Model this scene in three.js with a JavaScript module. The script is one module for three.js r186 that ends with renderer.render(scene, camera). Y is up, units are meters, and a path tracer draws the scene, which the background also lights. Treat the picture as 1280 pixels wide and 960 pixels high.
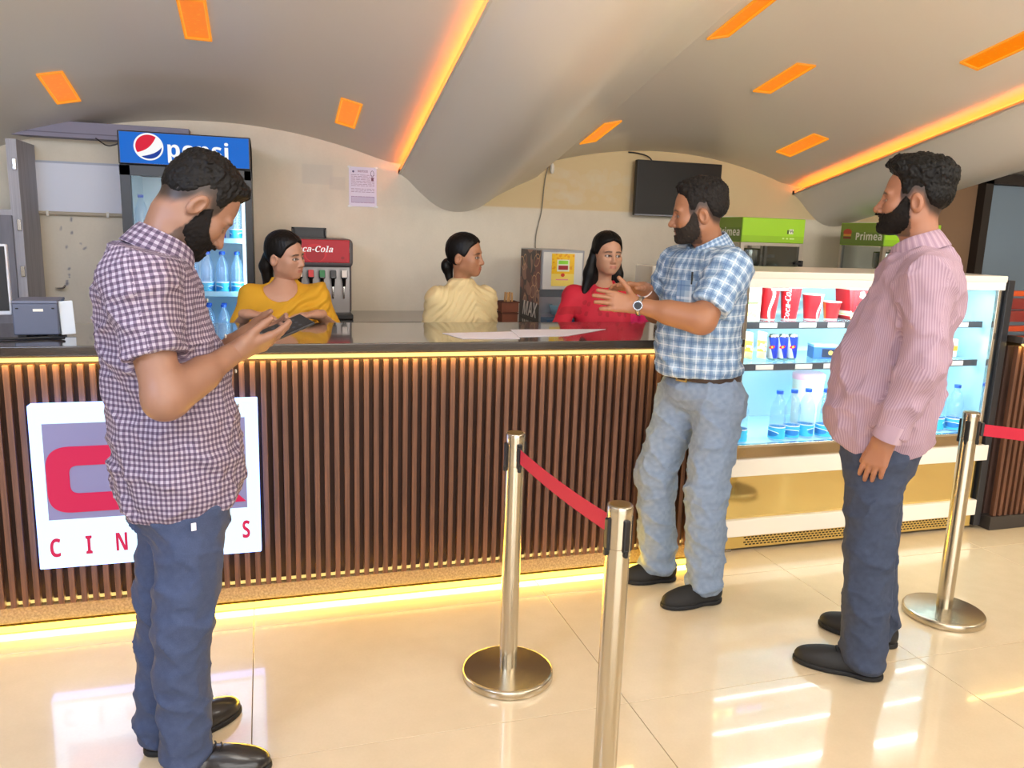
import * as THREE from 'three';
import { RoundedBoxGeometry } from 'three/addons/geometries/RoundedBoxGeometry.js';
import { mergeGeometries } from 'three/addons/utils/BufferGeometryUtils.js';
import { ImprovedNoise } from 'three/addons/math/ImprovedNoise.js';
import { RectAreaLightUniformsLib } from 'three/addons/lights/RectAreaLightUniformsLib.js';

RectAreaLightUniformsLib.init();
const scene = new THREE.Scene();
scene.background = new THREE.Color(0x000000);
// ---------------------------------------------------------------- camera
const camera = new THREE.PerspectiveCamera(51.37, 4 / 3, 0.05, 60);
camera.position.set(0, 1.55, 0);
camera.rotation.set(-0.18866, -0.30396, 0.03238, 'YXZ');
const renderer = new THREE.WebGLRenderer({ antialias: true });
renderer.toneMapping = THREE.LinearToneMapping;
renderer.toneMappingExposure = 1.0;
renderer.shadowMap.enabled = true;

// ---------------------------------------------------------------- light of the hall: flat ceiling lamps behind and beside the viewer
const HALL = [[-1.9, 2.55, -0.5], [0.5, 2.62, -0.35], [2.9, 2.62, -0.35], [5.1, 2.5, -0.9]];
const HALL_POWER = [30, 10, 13, 14], HALL_UP = 26, HALL_TILT = 0.75;
const HALL_COLOUR = [new THREE.Color(0.52, 0.68, 1), new THREE.Color(1, 0.95, 0.89), new THREE.Color(1, 0.94, 0.86), new THREE.Color(1, 0.93, 0.84)];
const ENTRANCE = { x: 0.6, w: 6.2, y: 1.32, h: 2.3, z: 4.02, power: 3.7, colour: new THREE.Color(1, 0.97, 0.93) };   // glazed entrance behind the viewer
const areaLight = (parent, color, power, w, h, pos, look) => {
  const l = new THREE.RectAreaLight(color, power, w, h);
  l.position.set(...pos); parent.add(l); l.lookAt(...look.map((v, i) => v)); l.name = 'lamp_light';
  return l;
};

// ---------------------------------------------------------------- helpers
let seed = 7;
const rnd = () => { seed = (seed * 1664525 + 1013904223) >>> 0; return seed / 4294967296; };
const perlin = new ImprovedNoise();
const noise = (x, y, z) => perlin.noise(x + 37.3, y + 11.7, z + 91.1);
const used = {};
const numbered = (n) => { if (used[n] === undefined) { used[n] = 0; return n; } used[n]++; return n + '_' + String(used[n]).padStart(3, '0'); };
const meta = (o, label, category, group) => { o.userData.label = label; o.userData.category = category; if (group) o.userData.group = group; return o; };
function thing(name, label, category, pos = [0, 0, 0], turn = 0, group) {
  const o = new THREE.Group(); o.name = numbered(name); o.position.set(...pos); o.rotation.y = turn;
  scene.add(o); return meta(o, label, category, group);
}
function structure(name, o = new THREE.Group()) { o.name = name; o.userData.kind = 'structure'; scene.add(o); return o; }
function part(parent, name, geo, mat, pos = [0, 0, 0], rot) {
  const m = new THREE.Mesh(geo, mat); m.name = name; m.position.set(...pos); if (rot) m.rotation.set(...rot);
  m.castShadow = m.receiveShadow = true; parent.add(m); return m;
}
const std = (color, roughness = 0.6, metalness = 0, extra = {}) => new THREE.MeshStandardMaterial({ color, roughness, metalness, ...extra });
const phys = (color, roughness = 0.6, extra = {}) => new THREE.MeshPhysicalMaterial({ color, roughness, ...extra });
const glow = (color, k, extra = {}) => new THREE.MeshStandardMaterial({ color: 0x111111, roughness: 0.6, emissive: color, emissiveIntensity: k, ...extra });
const box = (w, h, d, x = 0, y = 0, z = 0) => new THREE.BoxGeometry(w, h, d).translate(x, y, z);
const rbox = (w, h, d, r = 0.005, x = 0, y = 0, z = 0, s = 2) => new RoundedBoxGeometry(w, h, d, s, r).translate(x, y, z);
const cyl = (r1, r2, h, x = 0, y = 0, z = 0, n = 32) => new THREE.CylinderGeometry(r1, r2, h, n).translate(x, y, z);
const merge = (...g) => mergeGeometries(g.map((q) => { const c = q.index ? q.toNonIndexed() : q; for (const k of Object.keys(c.attributes)) if (!['position', 'normal', 'uv'].includes(k)) c.deleteAttribute(k); return c; }));
const lathe = (pts, n = 24) => new THREE.LatheGeometry(pts.map((p) => new THREE.Vector2(...p)), n);
const tube = (pts, r, n = 40, m = 8) => new THREE.TubeGeometry(new THREE.CatmullRomCurve3(pts.map((p) => new THREE.Vector3(...p))), n, r, m);
function canvasTex(w, h, draw, repeat) {
  const c = document.createElement('canvas'); c.width = w; c.height = h; draw(c.getContext('2d'), w, h);
  const t = new THREE.CanvasTexture(c); t.colorSpace = THREE.SRGBColorSpace;
  if (repeat) { t.wrapS = t.wrapT = THREE.RepeatWrapping; t.repeat.set(...repeat); }
  return t;
}
const hex = (r, g, b) => `rgb(${r | 0},${g | 0},${b | 0})`;
const mix = (a, b, t) => a + (b - a) * t;
const smooth = (a, b, x) => { const t = Math.min(1, Math.max(0, (x - a) / (b - a))); return t * t * (3 - 2 * t); };

// ---------------------------------------------------------------- materials
const woodTex = (k) => canvasTex(32, 512, (g, w, h) => {
  const im = g.createImageData(w, h);
  for (let y = 0; y < h; y++) for (let x = 0; x < w; x++) {
    const n = noise(x * 0.09 + k * 9, y * 0.006 + k * 3, k) * 0.6 + noise(x * 0.5 + k * 5, y * 0.015, k + 4) * 0.4 + noise(x * 1.3, y * 0.05, k) * 0.22;
    const t = 0.5 + n * 0.62, i = (y * w + x) * 4;
    im.data[i] = mix(72, 130, t); im.data[i + 1] = mix(46, 86, t); im.data[i + 2] = mix(34, 62, t); im.data[i + 3] = 255;
  }
  g.putImageData(im, 0, 0);
});
const M = {
  slat: [0, 1, 2, 3].map((k) => std(0xffffff, 0.5, 0, { map: woodTex(k) })),
  backing: std(0x46312a, 0.85),
  steel: std(0xb9b4ab, 0.22, 1),
  steelBrushed: std(0xb4aea4, 0.34, 1),
  chrome: std(0xd8d4cc, 0.1, 1),
  black: std(0x141416, 0.45),
  blackGloss: std(0x0a0a0c, 0.12),
  rubber: std(0x1c1c1e, 0.8),
  white: std(0xe9e5da, 0.5),
  whiteGloss: phys(0xf0ece2, 0.25, { clearcoat: 0.4 }),
  grey: std(0x8b8d94, 0.6),
  paper: std(0xece6ee, 0.8),
  glass: phys(0xffffff, 0.02, { transmission: 1, thickness: 0, ior: 1.2 }),
  tinted: phys(0xdff4ff, 0.03, { transmission: 1, thickness: 0, ior: 1.45 }),
  belt: std(0xc21d3a, 0.75),
};
const granite = canvasTex(512, 512, (g, w, h) => {
  const im = g.createImageData(w, h);
  for (let i = 0; i < w * h; i++) {
    const x = i % w, y = (i / w) | 0, n = noise(x * 0.06, y * 0.06, 2) * 10 + noise(x * 0.22, y * 0.22, 5) * 16 + (rnd() - 0.5) * 22, s = rnd() > 0.985 ? 55 : 0;
    im.data[i * 4] = 60 + n + s; im.data[i * 4 + 1] = 53 + n + s; im.data[i * 4 + 2] = 48 + n + s; im.data[i * 4 + 3] = 255;
  }
  g.putImageData(im, 0, 0);
}, [5, 1]);
M.granite = phys(0xffffff, 0.1, { map: granite, clearcoat: 0.6, clearcoatRoughness: 0.04 });
const stone = canvasTex(512, 64, (g, w, h) => {
  const im = g.createImageData(w, h);
  for (let i = 0; i < w * h; i++) {
    const x = i % w, y = (i / w) | 0, n = noise(x * 0.12, y * 0.12, 8) * 26 + (rnd() - 0.5) * 34;
    im.data[i * 4] = 142 + n; im.data[i * 4 + 1] = 126 + n; im.data[i * 4 + 2] = 102 + n; im.data[i * 4 + 3] = 255;
  }
  g.putImageData(im, 0, 0);
}, [8, 1]);
M.stone = std(0xffffff, 0.6, 0, { map: stone });

// ---------------------------------------------------------------- signed-distance modelling for figures and soft goods
const smin = (a, b, k) => { const h = Math.max(k - Math.abs(a - b), 0) / k; return Math.min(a, b) - h * h * k * 0.25; };
const smax = (a, b, k) => -smin(-a, -b, k);
const sub3 = (a, b) => [a[0] - b[0], a[1] - b[1], a[2] - b[2]], add3 = (a, b) => [a[0] + b[0], a[1] + b[1], a[2] + b[2]], mul3 = (a, s) => [a[0] * s, a[1] * s, a[2] * s];
const dot3 = (a, b) => a[0] * b[0] + a[1] * b[1] + a[2] * b[2], cross3 = (a, b) => [a[1] * b[2] - a[2] * b[1], a[2] * b[0] - a[0] * b[2], a[0] * b[1] - a[1] * b[0]];
const unit = (a) => { const l = Math.hypot(...a); return [a[0] / l, a[1] / l, a[2] / l]; };
const lerp3 = (a, b, t) => [mix(a[0], b[0], t), mix(a[1], b[1], t), mix(a[2], b[2], t)];
const lerpP = lerp3;
const cone = (a, b, r1, r2, k = 0.03) => {     // limb with taper
  const [ax, ay, az] = a, bx = b[0] - ax, by = b[1] - ay, bz = b[2] - az, bb = bx * bx + by * by + bz * bz;
  const f = (x, y, z) => { const px = x - ax, py = y - ay, pz = z - az; let t = (px * bx + py * by + pz * bz) / bb; t = t < 0 ? 0 : t > 1 ? 1 : t; const dx = px - bx * t, dy = py - by * t, dz = pz - bz * t; return Math.sqrt(dx * dx + dy * dy + dz * dz) - (r1 + (r2 - r1) * t); };
  return { f, k, a, b };
};
const ellF = (px, py, pz, rx, ry, rz) => { const a = px / rx, b = py / ry, c = pz / rz, k0 = Math.sqrt(a * a + b * b + c * c), d = a / rx, e = b / ry, g = c / rz, k1 = Math.sqrt(d * d + e * e + g * g); return k1 < 1e-9 ? -Math.min(rx, ry, rz) : k0 * (k0 - 1) / k1; };
const ell = (c, r, ax, k = 0.05) => {          // ellipsoid in a frame ax = [side, up, front]
  const [s, u, w] = ax;
  return { k, a: c, f: (x, y, z) => { const p = x - c[0], q = y - c[1], o = z - c[2]; return ellF(p * s[0] + q * s[1] + o * s[2], p * u[0] + q * u[1] + o * u[2], p * w[0] + q * w[1] + o * w[2], r[0], r[1], r[2]); } };
};
const cutPlane = (p, q, n) => { const [nx, ny, nz] = unit(n), o = nx * q[0] + ny * q[1] + nz * q[2]; return { ...p, f: (x, y, z) => Math.max(p.f(x, y, z), nx * x + ny * y + nz * z - o) }; };
const union = (list) => (x, y, z) => { let d = list[0].f(x, y, z); for (let i = 1; i < list.length; i++) d = smin(d, list[i].f(x, y, z), list[i].k); return d; };
function bounds(list, pad) {
  const lo = [1e9, 1e9, 1e9], hi = [-1e9, -1e9, -1e9];
  for (const p of list) for (const q of [p.a, p.b]) if (q) for (let i = 0; i < 3; i++) { lo[i] = Math.min(lo[i], q[i] - pad); hi[i] = Math.max(hi[i], q[i] + pad); }
  return [lo, hi];
}
function mesher(f, lo, hi, h, lip = 1.7) {      // surface nets
  const n = [0, 1, 2].map((i) => Math.ceil((hi[i] - lo[i]) / h) + 1), [nx, ny, nz] = n, B = 6;
  const v = new Float32Array(nx * ny * nz), at = (i, j, k) => (k * ny + j) * nx + i;
  for (let k0 = 0; k0 < nz; k0 += B) for (let j0 = 0; j0 < ny; j0 += B) for (let i0 = 0; i0 < nx; i0 += B) {
    const c = f(lo[0] + (i0 + B / 2) * h, lo[1] + (j0 + B / 2) * h, lo[2] + (k0 + B / 2) * h), skip = Math.abs(c) > lip * B * h * 0.87;
    for (let k = k0; k < Math.min(nz, k0 + B); k++) for (let j = j0; j < Math.min(ny, j0 + B); j++) for (let i = i0; i < Math.min(nx, i0 + B); i++)
      v[at(i, j, k)] = skip ? c : f(lo[0] + i * h, lo[1] + j * h, lo[2] + k * h);
  }
  const id = new Int32Array(nx * ny * nz).fill(-1), pos = [], idx = [];
  const E = [[0, 1], [2, 3], [4, 5], [6, 7], [0, 2], [1, 3], [4, 6], [5, 7], [0, 4], [1, 5], [2, 6], [3, 7]], c8 = new Float32Array(8);
  for (let k = 0; k < nz - 1; k++) for (let j = 0; j < ny - 1; j++) for (let i = 0; i < nx - 1; i++) {
    let m = 0; for (let c = 0; c < 8; c++) { c8[c] = v[at(i + (c & 1), j + ((c >> 1) & 1), k + (c >> 2))]; if (c8[c] < 0) m |= 1 << c; }
    if (m === 0 || m === 255) continue;
    let x = 0, y = 0, z = 0, q = 0;
    for (const [a, b] of E) if ((c8[a] < 0) !== (c8[b] < 0)) { const t = c8[a] / (c8[a] - c8[b]); x += mix(a & 1, b & 1, t); y += mix((a >> 1) & 1, (b >> 1) & 1, t); z += mix(a >> 2, b >> 2, t); q++; }
    id[at(i, j, k)] = pos.length / 3; pos.push(lo[0] + (i + x / q) * h, lo[1] + (j + y / q) * h, lo[2] + (k + z / q) * h);
  }
  const quad = (a, b, c, d, flip) => { if (a < 0 || b < 0 || c < 0 || d < 0) return; if (flip) idx.push(a, c, b, a, d, c); else idx.push(a, b, c, a, c, d); };
  for (let k = 1; k < nz - 1; k++) for (let j = 1; j < ny - 1; j++) for (let i = 1; i < nx - 1; i++) {
    const s = v[at(i, j, k)] < 0;
    if (s !== v[at(i + 1, j, k)] < 0) quad(id[at(i, j - 1, k - 1)], id[at(i, j, k - 1)], id[at(i, j, k)], id[at(i, j - 1, k)], !s);
    if (s !== v[at(i, j + 1, k)] < 0) quad(id[at(i - 1, j, k - 1)], id[at(i - 1, j, k)], id[at(i, j, k)], id[at(i, j, k - 1)], !s);
    if (s !== v[at(i, j, k + 1)] < 0) quad(id[at(i - 1, j - 1, k)], id[at(i, j - 1, k)], id[at(i, j, k)], id[at(i - 1, j, k)], !s);
  }
  return { pos, idx };
}
// mesher result -> geometry; o.keep(x,y,z) drops triangles, o.color gives vertex colours, o.uv(chart, x,y,z, reference) gives texture coordinates
function skin({ pos, idx }, o = {}) {
  if (o.keep) { const r = []; for (let i = 0; i < idx.length; i += 3) { let s = 0; for (let j = 0; j < 3; j++) { const a = idx[i + j] * 3; s += o.keep(pos[a], pos[a + 1], pos[a + 2]) ? 1 : 0; } if (s) r.push(idx[i], idx[i + 1], idx[i + 2]); } idx = r; }
  let g = new THREE.BufferGeometry();
  g.setAttribute('position', new THREE.Float32BufferAttribute(pos, 3)); g.setIndex(idx);
  g.computeVertexNormals();
  if (o.color) { const c = new Float32Array(pos.length); for (let i = 0; i < pos.length; i += 3) { const q = o.color(pos[i], pos[i + 1], pos[i + 2]); c[i] = q[0]; c[i + 1] = q[1]; c[i + 2] = q[2]; } g.setAttribute('color', new THREE.BufferAttribute(c, 3)); }
  if (o.map) g.applyMatrix4(o.map);
  if (o.uv) {
    g = g.toNonIndexed(); const p = g.attributes.position.array, uv = new Float32Array(p.length / 3 * 2);
    for (let t = 0; t < p.length; t += 9) {
      const c = [(p[t] + p[t + 3] + p[t + 6]) / 3, (p[t + 1] + p[t + 4] + p[t + 7]) / 3, (p[t + 2] + p[t + 5] + p[t + 8]) / 3], F = o.uv(c);
      for (let j = 0; j < 3; j++) { const q = F(p[t + j * 3], p[t + j * 3 + 1], p[t + j * 3 + 2]); uv[(t / 3 + j) * 2] = q[0]; uv[(t / 3 + j) * 2 + 1] = q[1]; }
    }
    g.setAttribute('uv', new THREE.BufferAttribute(uv, 2));
  }
  return g;
}
// ================================================================ THE SETTING
// floor: polished porcelain tiles laid on a 1.211 x 0.832 m grid with fine joints
const floor = structure('floor');
const tileTex = [0, 1, 2].map((k) => canvasTex(256, 180, (g, w, h) => {
  const im = g.createImageData(w, h);
  for (let i = 0; i < w * h; i++) {
    const x = i % w, y = (i / w) | 0, n = noise(x * 0.012 + k * 8, y * 0.012, k) * 5 + noise(x * 0.07, y * 0.07 + k, k + 3) * 3 + (rnd() - 0.5) * 3;
    im.data[i * 4] = 222 + n; im.data[i * 4 + 1] = 202 + n; im.data[i * 4 + 2] = 168 + n; im.data[i * 4 + 3] = 255;
  }
  g.putImageData(im, 0, 0);
}));
const tileMat = tileTex.map((map) => phys(0xffffff, 0.16, { map, clearcoat: 1, clearcoatRoughness: 0.05 }));
part(floor, 'joint_mortar', box(13.6, 0.1, 12, 1.4, -0.0535, -0.4), std(0x8a7862, 0.9));
{
  const g = rbox(1.2085, 0.02, 0.8295, 0.0012, 0, 0, 0, 1);
  for (let i = -4; i <= 5; i++) for (let j = -4; j <= 5; j++) {
    const m = part(floor, 'tile', g, tileMat[(i * 7 + j * 3 + 60) % 3], [-0.07 + (i + 0.5) * 1.211, -0.01, -3.04 + (j - 0.5) * 0.832 + 0.832]);
    m.position.y = -0.0100;
  }
}
// walls
const plaster = (r, g, b, marks) => canvasTex(1024, 384, (c, w, h) => {
  const im = c.createImageData(w, h);
  for (let i = 0; i < w * h; i++) {
    const x = i % w, y = (i / w) | 0, n = noise(x * 0.02, y * 0.02, 1) * 4 + noise(x * 0.09, y * 0.05, 4) * 3 + (rnd() - 0.5) * 3;
    im.data[i * 4] = r + n; im.data[i * 4 + 1] = g + n; im.data[i * 4 + 2] = b + n; im.data[i * 4 + 3] = 255;
  }
  c.putImageData(im, 0, 0); if (marks) marks(c, w, h);
});
// wall texture spans x -1.6 .. 4.9 and y 0 .. 2.6
const WX = (x) => (x + 1.6) / 6.5 * 1024, WY = (y) => (1 - y / 2.6) * 384;
const wallMap = plaster(222, 212, 192, (c) => {
  c.fillStyle = 'rgba(214,186,128,0.62)'; c.fillRect(WX(1.28), 0, WX(4.9) - WX(1.28), WY(1.715));          // older ochre paint above the repainted lower wall
  c.fillStyle = 'rgba(222,212,192,0.2)';
  for (let i = 0; i < 40; i++) { c.beginPath(); c.ellipse(WX(1.9 + rnd() * 0.7), WY(1.75 + rnd() * 0.22), 3 + rnd() * 9, 2 + rnd() * 6, 0, 0, 7); c.fill(); }
  c.fillStyle = 'rgba(205,196,182,0.5)'; c.fillRect(WX(0.25), WY(1.93), 30, 18); c.fillRect(WX(0.42), WY(1.86), 16, 12);
  c.fillStyle = 'rgba(90,90,108,0.7)';                                                                       // chipped plaster at the left end
  for (let i = 0; i < 12; i++) { c.beginPath(); c.ellipse(WX(-1.1 + (rnd() - 0.5) * 0.16), WY(1.15 + rnd() * 0.5), 0.3 + rnd() * 0.9, 0.5 + rnd() * 1.6, rnd(), 0, 7); c.fill(); }
});
const wallBack = structure('wall_back');
part(wallBack, 'plaster', box(6.5, 2.6, 0.12, 1.65, 1.3, -5.46), std(0xffffff, 0.85, 0, { map: wallMap }));
const wallLeft = structure('wall_left'); part(wallLeft, 'plaster', box(0.12, 4.4, 9.6, -4.1, 2.2, -0.7), std(0xd8d0c2, 0.8));
const wallRight = structure('wall_right');
part(wallRight, 'plaster', box(0.12, 4.4, 9.6, 7.2, 2.2, -0.7), std(0xcfc3b0, 0.8));
const wallFront = structure('wall_front'); part(wallFront, 'plaster', box(11.4, 4.6, 0.12, 1.55, 2.3, 4.1), std(0xd2cabd, 0.8));
{ // glazed entrance of the hall, opposite the counter
  const e = ENTRANCE, w = structure('window_1'), n = 5, fr = std(0x3a3c40, 0.4, 0.6);
  for (let i = 0; i < n; i++) part(w, 'pane', box(e.w / n - 0.06, e.h - 0.06, 0.012, e.x - e.w / 2 + (i + 0.5) * e.w / n, e.y, e.z), glow(e.colour, 2));
  for (let i = 0; i <= n; i++) part(w, 'mullion', box(0.06, e.h, 0.05, e.x - e.w / 2 + i * e.w / n, e.y, e.z), fr);
  for (const s of [-1, 1]) part(w, 'rail', box(e.w + 0.06, 0.06, 0.05, e.x, e.y + s * e.h / 2, e.z), fr);
  const l = new THREE.RectAreaLight(e.colour, e.power, e.w, e.h); l.position.set(e.x, e.y, e.z - 0.04); l.name = 'daylight'; l.castShadow = true; w.add(l);
}
// back wall beyond the cream part: brown panelling to the right, recess to the left
const brown = std(0x8d6f54, 0.75);
const trimRight = structure('trim_1'); part(trimRight, 'panel', box(2.3, 2.8, 0.14, 6.05, 1.4, -5.45), brown);
const trimLeft = structure('trim_2'); part(trimLeft, 'panel', box(2.5, 2.8, 0.12, -2.85, 1.4, -5.46), std(0x9a9aa0, 0.8));
const door1 = structure('door_1');
part(door1, 'door_frame', merge(box(0.08, 2.1, 0.08, 5.72, 1.05, -5.34), box(0.08, 2.1, 0.08, 6.62, 1.05, -5.34), box(0.98, 0.08, 0.08, 6.17, 2.1, -5.34)), std(0x2a2422, 0.5));
part(door1, 'door_leaf', box(0.82, 2.05, 0.03, 6.17, 1.03, -5.36), std(0x7f93a5, 0.3));
part(door1, 'door_handle', rbox(0.02, 0.16, 0.04, 0.008, 5.84, 1.05, -5.32), M.steel);

// vaulted ceiling falling towards the back wall, with hanging beams between the vaults
const SLOPE = 0.207, ZB = -5.4, ZF = 4.05;
const ceiling = structure('ceiling');
const rise = (z) => SLOPE * (z - ZB), shift = (z) => -0.02 * (z - ZB);
function sweep(profile, thick, smoothIt = true, nz = 24) {            // profile [x,y] at the back wall, swept towards the viewer, closed with a thickness above
  const n = profile.length, pos = [], idx = [], top = profile.map(([x, y]) => [x, y + thick]);
  const rows = [];
  for (let k = 0; k <= nz; k++) { const z = mix(ZB, ZF, k / nz); rows.push([...profile.map(([x, y]) => [x + shift(z), y + rise(z), z]), ...top.map(([x, y]) => [x + shift(z), y + rise(z), z])]); }
  for (const r of rows) for (const p of r) pos.push(...p);
  const N = 2 * n;
  for (let k = 0; k < nz; k++) for (let i = 0; i < n - 1; i++) { const a = k * N + i, b = a + 1, c = a + N, d = c + 1; idx.push(a, b, c, b, d, c); const e = a + n; idx.push(e, e + N, e + 1, e + 1, e + N, e + N + 1); }
  for (const k of [0, nz]) for (let i = 0; i < n - 1; i++) { const a = k * N + i; if (k) idx.push(a, a + 1, a + n, a + 1, a + n + 1, a + n); else idx.push(a, a + n, a + 1, a + 1, a + n, a + n + 1); }
  const g = new THREE.BufferGeometry(); g.setAttribute('position', new THREE.Float32BufferAttribute(pos, 3)); g.setIndex(idx); g.computeVertexNormals();
  return g;
}
const vaultY = (x, cx) => { const d = x - cx; return d > 1.05 ? 1.9722 - (d - 1.05) * 0.1 : 2.15 - d * d / 6.2; };
const ceilMat = phys(0xe4dfd6, 0.42, { clearcoat: 0.25, clearcoatRoughness: 0.3 });
const beamMat = phys(0xe0dbd1, 0.34, { clearcoat: 0.3, clearcoatRoughness: 0.25 });
const PERIOD = 3.04, C0 = -0.27;
const LED_ORANGE = new THREE.Color(1, 0.33, 0.03);
const vaultProfile = (cx) => { const p = []; for (let i = 0; i <= 28; i++) { const x = mix(cx - (cx === C0 ? 1.2 : 0.93), cx + 1.26, i / 28); p.push([x, vaultY(x, cx)]); } return p; };
const beamProfile = (x0) => {                                       // from the lip at the cove (left) round the belly and up to the next vault
  const q = new THREE.CatmullRomCurve3([[0.0, 0], [0.05, -0.035], [0.13, -0.115], [0.24, -0.205], [0.33, -0.24], [0.45, -0.24], [0.55, -0.205], [0.66, -0.125], [0.8, -0.045], [0.96, 0.03], [1.0, 0.075]].map(([x, y]) => new THREE.Vector3(x0 + x, 1.897 + y * (y < 0 ? 0.93 : 1.25), 0)));
  return q.getPoints(44).map((p) => [p.x, p.y]);
};
for (const k of [-1, 0, 1, 2]) {
  const cx = C0 + k * PERIOD, x0 = 0.875 + (k - 1) * PERIOD - (k === 0 ? 0.22 : 0);
  part(ceiling, 'vault', sweep(vaultProfile(cx), 0.06), ceilMat);
  part(ceiling, 'beam', sweep(beamProfile(x0), 0.012), beamMat);
  part(ceiling, 'beam_lip', sweep([[x0 - 0.012, 1.894], [x0 + 0.006, 1.894]], 0.03), beamMat);
  part(ceiling, 'cove_wall', sweep([[x0 + 0.1, 1.85], [x0 + 0.12, 1.85]], 0.2), beamMat);
}
part(ceiling, 'ceiling_slab', box(12, 0.1, 10, 1.5, 4.65, -0.7), std(0xd8d4cc, 0.9));
part(ceiling, 'end_fascia', merge(box(12, 2.2, 0.08, 1.5, 3.55, -5.56)), std(0xcfc6b6, 0.9));

// orange light strips hidden in the coves
const slopeAng = Math.atan(SLOPE);
function coveStrip(k, label, z0, z1) {
  const x0 = 0.875 + (k - 1) * PERIOD, zm = (z0 + z1) / 2, L = (z1 - z0) / Math.cos(slopeAng);
  const t = thing('cove_light', label, 'light strip', [x0 + 0.06 + shift(zm), 1.888 + rise(zm), zm], 0, 'orange strips in the ceiling coves');
  const d = new THREE.Vector3(-0.02, SLOPE, 1).normalize(), sx = new THREE.Vector3(1, 0, 0); sx.addScaledVector(d, -sx.dot(d)).normalize();
  t.quaternion.setFromRotationMatrix(new THREE.Matrix4().makeBasis(sx, new THREE.Vector3().crossVectors(d, sx), d));      // the fitting follows the slope of the cove
  part(t, 'diffuser', rbox(0.03, 0.014, L, 0.005), glow(LED_ORANGE, 1.05));
  part(t, 'channel', box(0.04, 0.008, L), M.white, [0, -0.011, 0]);
  const l = new THREE.RectAreaLight(new THREE.Color(1, 0.2, 0.012), k === 1 ? 34 : 20, L, 0.024); l.position.set(-0.004, 0.012, 0); l.name = 'strip_light'; l.castShadow = true; t.add(l);
  const z = new THREE.Vector3(0.45, -0.9, 0).normalize(), x = new THREE.Vector3(0, 0, 1); l.quaternion.setFromRotationMatrix(new THREE.Matrix4().makeBasis(x, new THREE.Vector3().crossVectors(z, x), z));
  return t;
}
coveStrip(1, 'orange light strip glowing in the cove beside the big central ceiling beam', -5.38, 3.9);
coveStrip(2, 'orange light strip in the right-hand cove above the man in pink', -5.38, 3.9);
{ // the cove on the far left edge lies on the other side of its beam
  const t = thing('cove_light', 'short orange glow at the far left edge of the ceiling', 'light strip', [-1.33, 2.07, -5.05], 0, 'orange strips in the ceiling coves');
  part(t, 'diffuser', rbox(0.03, 0.02, 0.5, 0.006), glow(LED_ORANGE, 1.2), [0, 0, 0], [-slopeAng, 0, 0]);
}
// orange lamp panels let into the vaults
const panelMap = canvasTex(64, 192, (g, w, h) => {
  g.fillStyle = '#ffae2a'; g.fillRect(0, 0, w, h); g.fillStyle = '#ff8200'; g.fillRect(4, 5, w - 8, h - 10);
  g.fillStyle = '#ff9210'; for (let i = 0; i < 40; i++) g.fillRect(4 + rnd() * (w - 14), 5 + rnd() * (h - 20), 2 + rnd() * 8, 1 + rnd() * 3);
});
const panelMat = new THREE.MeshStandardMaterial({ color: 0x331500, roughness: 0.35, emissive: 0xffffff, emissiveMap: panelMap, emissiveIntensity: 0.95 });
const panelWords = ['above the man with the phone, nearest the fridge', 'at the top edge left of centre', 'left of the orange cove, above the wall notice', 'at the top edge right of the big beam', 'in the middle of the right vault', 'above the hanging television', 'above the green popcorn machine', 'at the top right corner'];
const PANELS = [[-0.96, -4.79], [-0.235, -4.04], [0.495, -4.8], [2.083, -3.3], [2.81, -4.03], [2.058, -4.85], [3.512, -4.79], [3.524, -3.26]];
PANELS.forEach(([x, z], i) => {
  const cx = x > 1.3 ? C0 + PERIOD : C0, y = vaultY(x, cx) + rise(z), t = thing('ceiling_panel_light', 'glowing orange ceiling panel ' + panelWords[i], 'ceiling light', [x + shift(z), y, z], 0, 'orange panels in the vaulted ceiling');
  const roll = Math.atan(-(x - cx) / 3.1);
  t.rotation.set(-slopeAng, 0, roll, 'XZY');
  part(t, 'frame', merge(box(0.112, 0.012, 0.012, 0, -0.004, 0.196), box(0.112, 0.012, 0.012, 0, -0.004, -0.196), box(0.008, 0.012, 0.4, 0.056, -0.004, 0), box(0.008, 0.012, 0.4, -0.056, -0.004, 0)), glow(0xff9a20, 0.9));
  const d = part(t, 'diffuser', new THREE.PlaneGeometry(0.108, 0.39), panelMat, [0, -0.004, 0], [Math.PI / 2, 0, 0]);
  const l = new THREE.RectAreaLight(LED_ORANGE, 1.2, 0.1, 0.38); l.position.set(0, -0.02, 0); l.rotation.set(-Math.PI / 2, 0, 0); l.name = 'panel_light'; l.castShadow = true; t.add(l);
});
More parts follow.
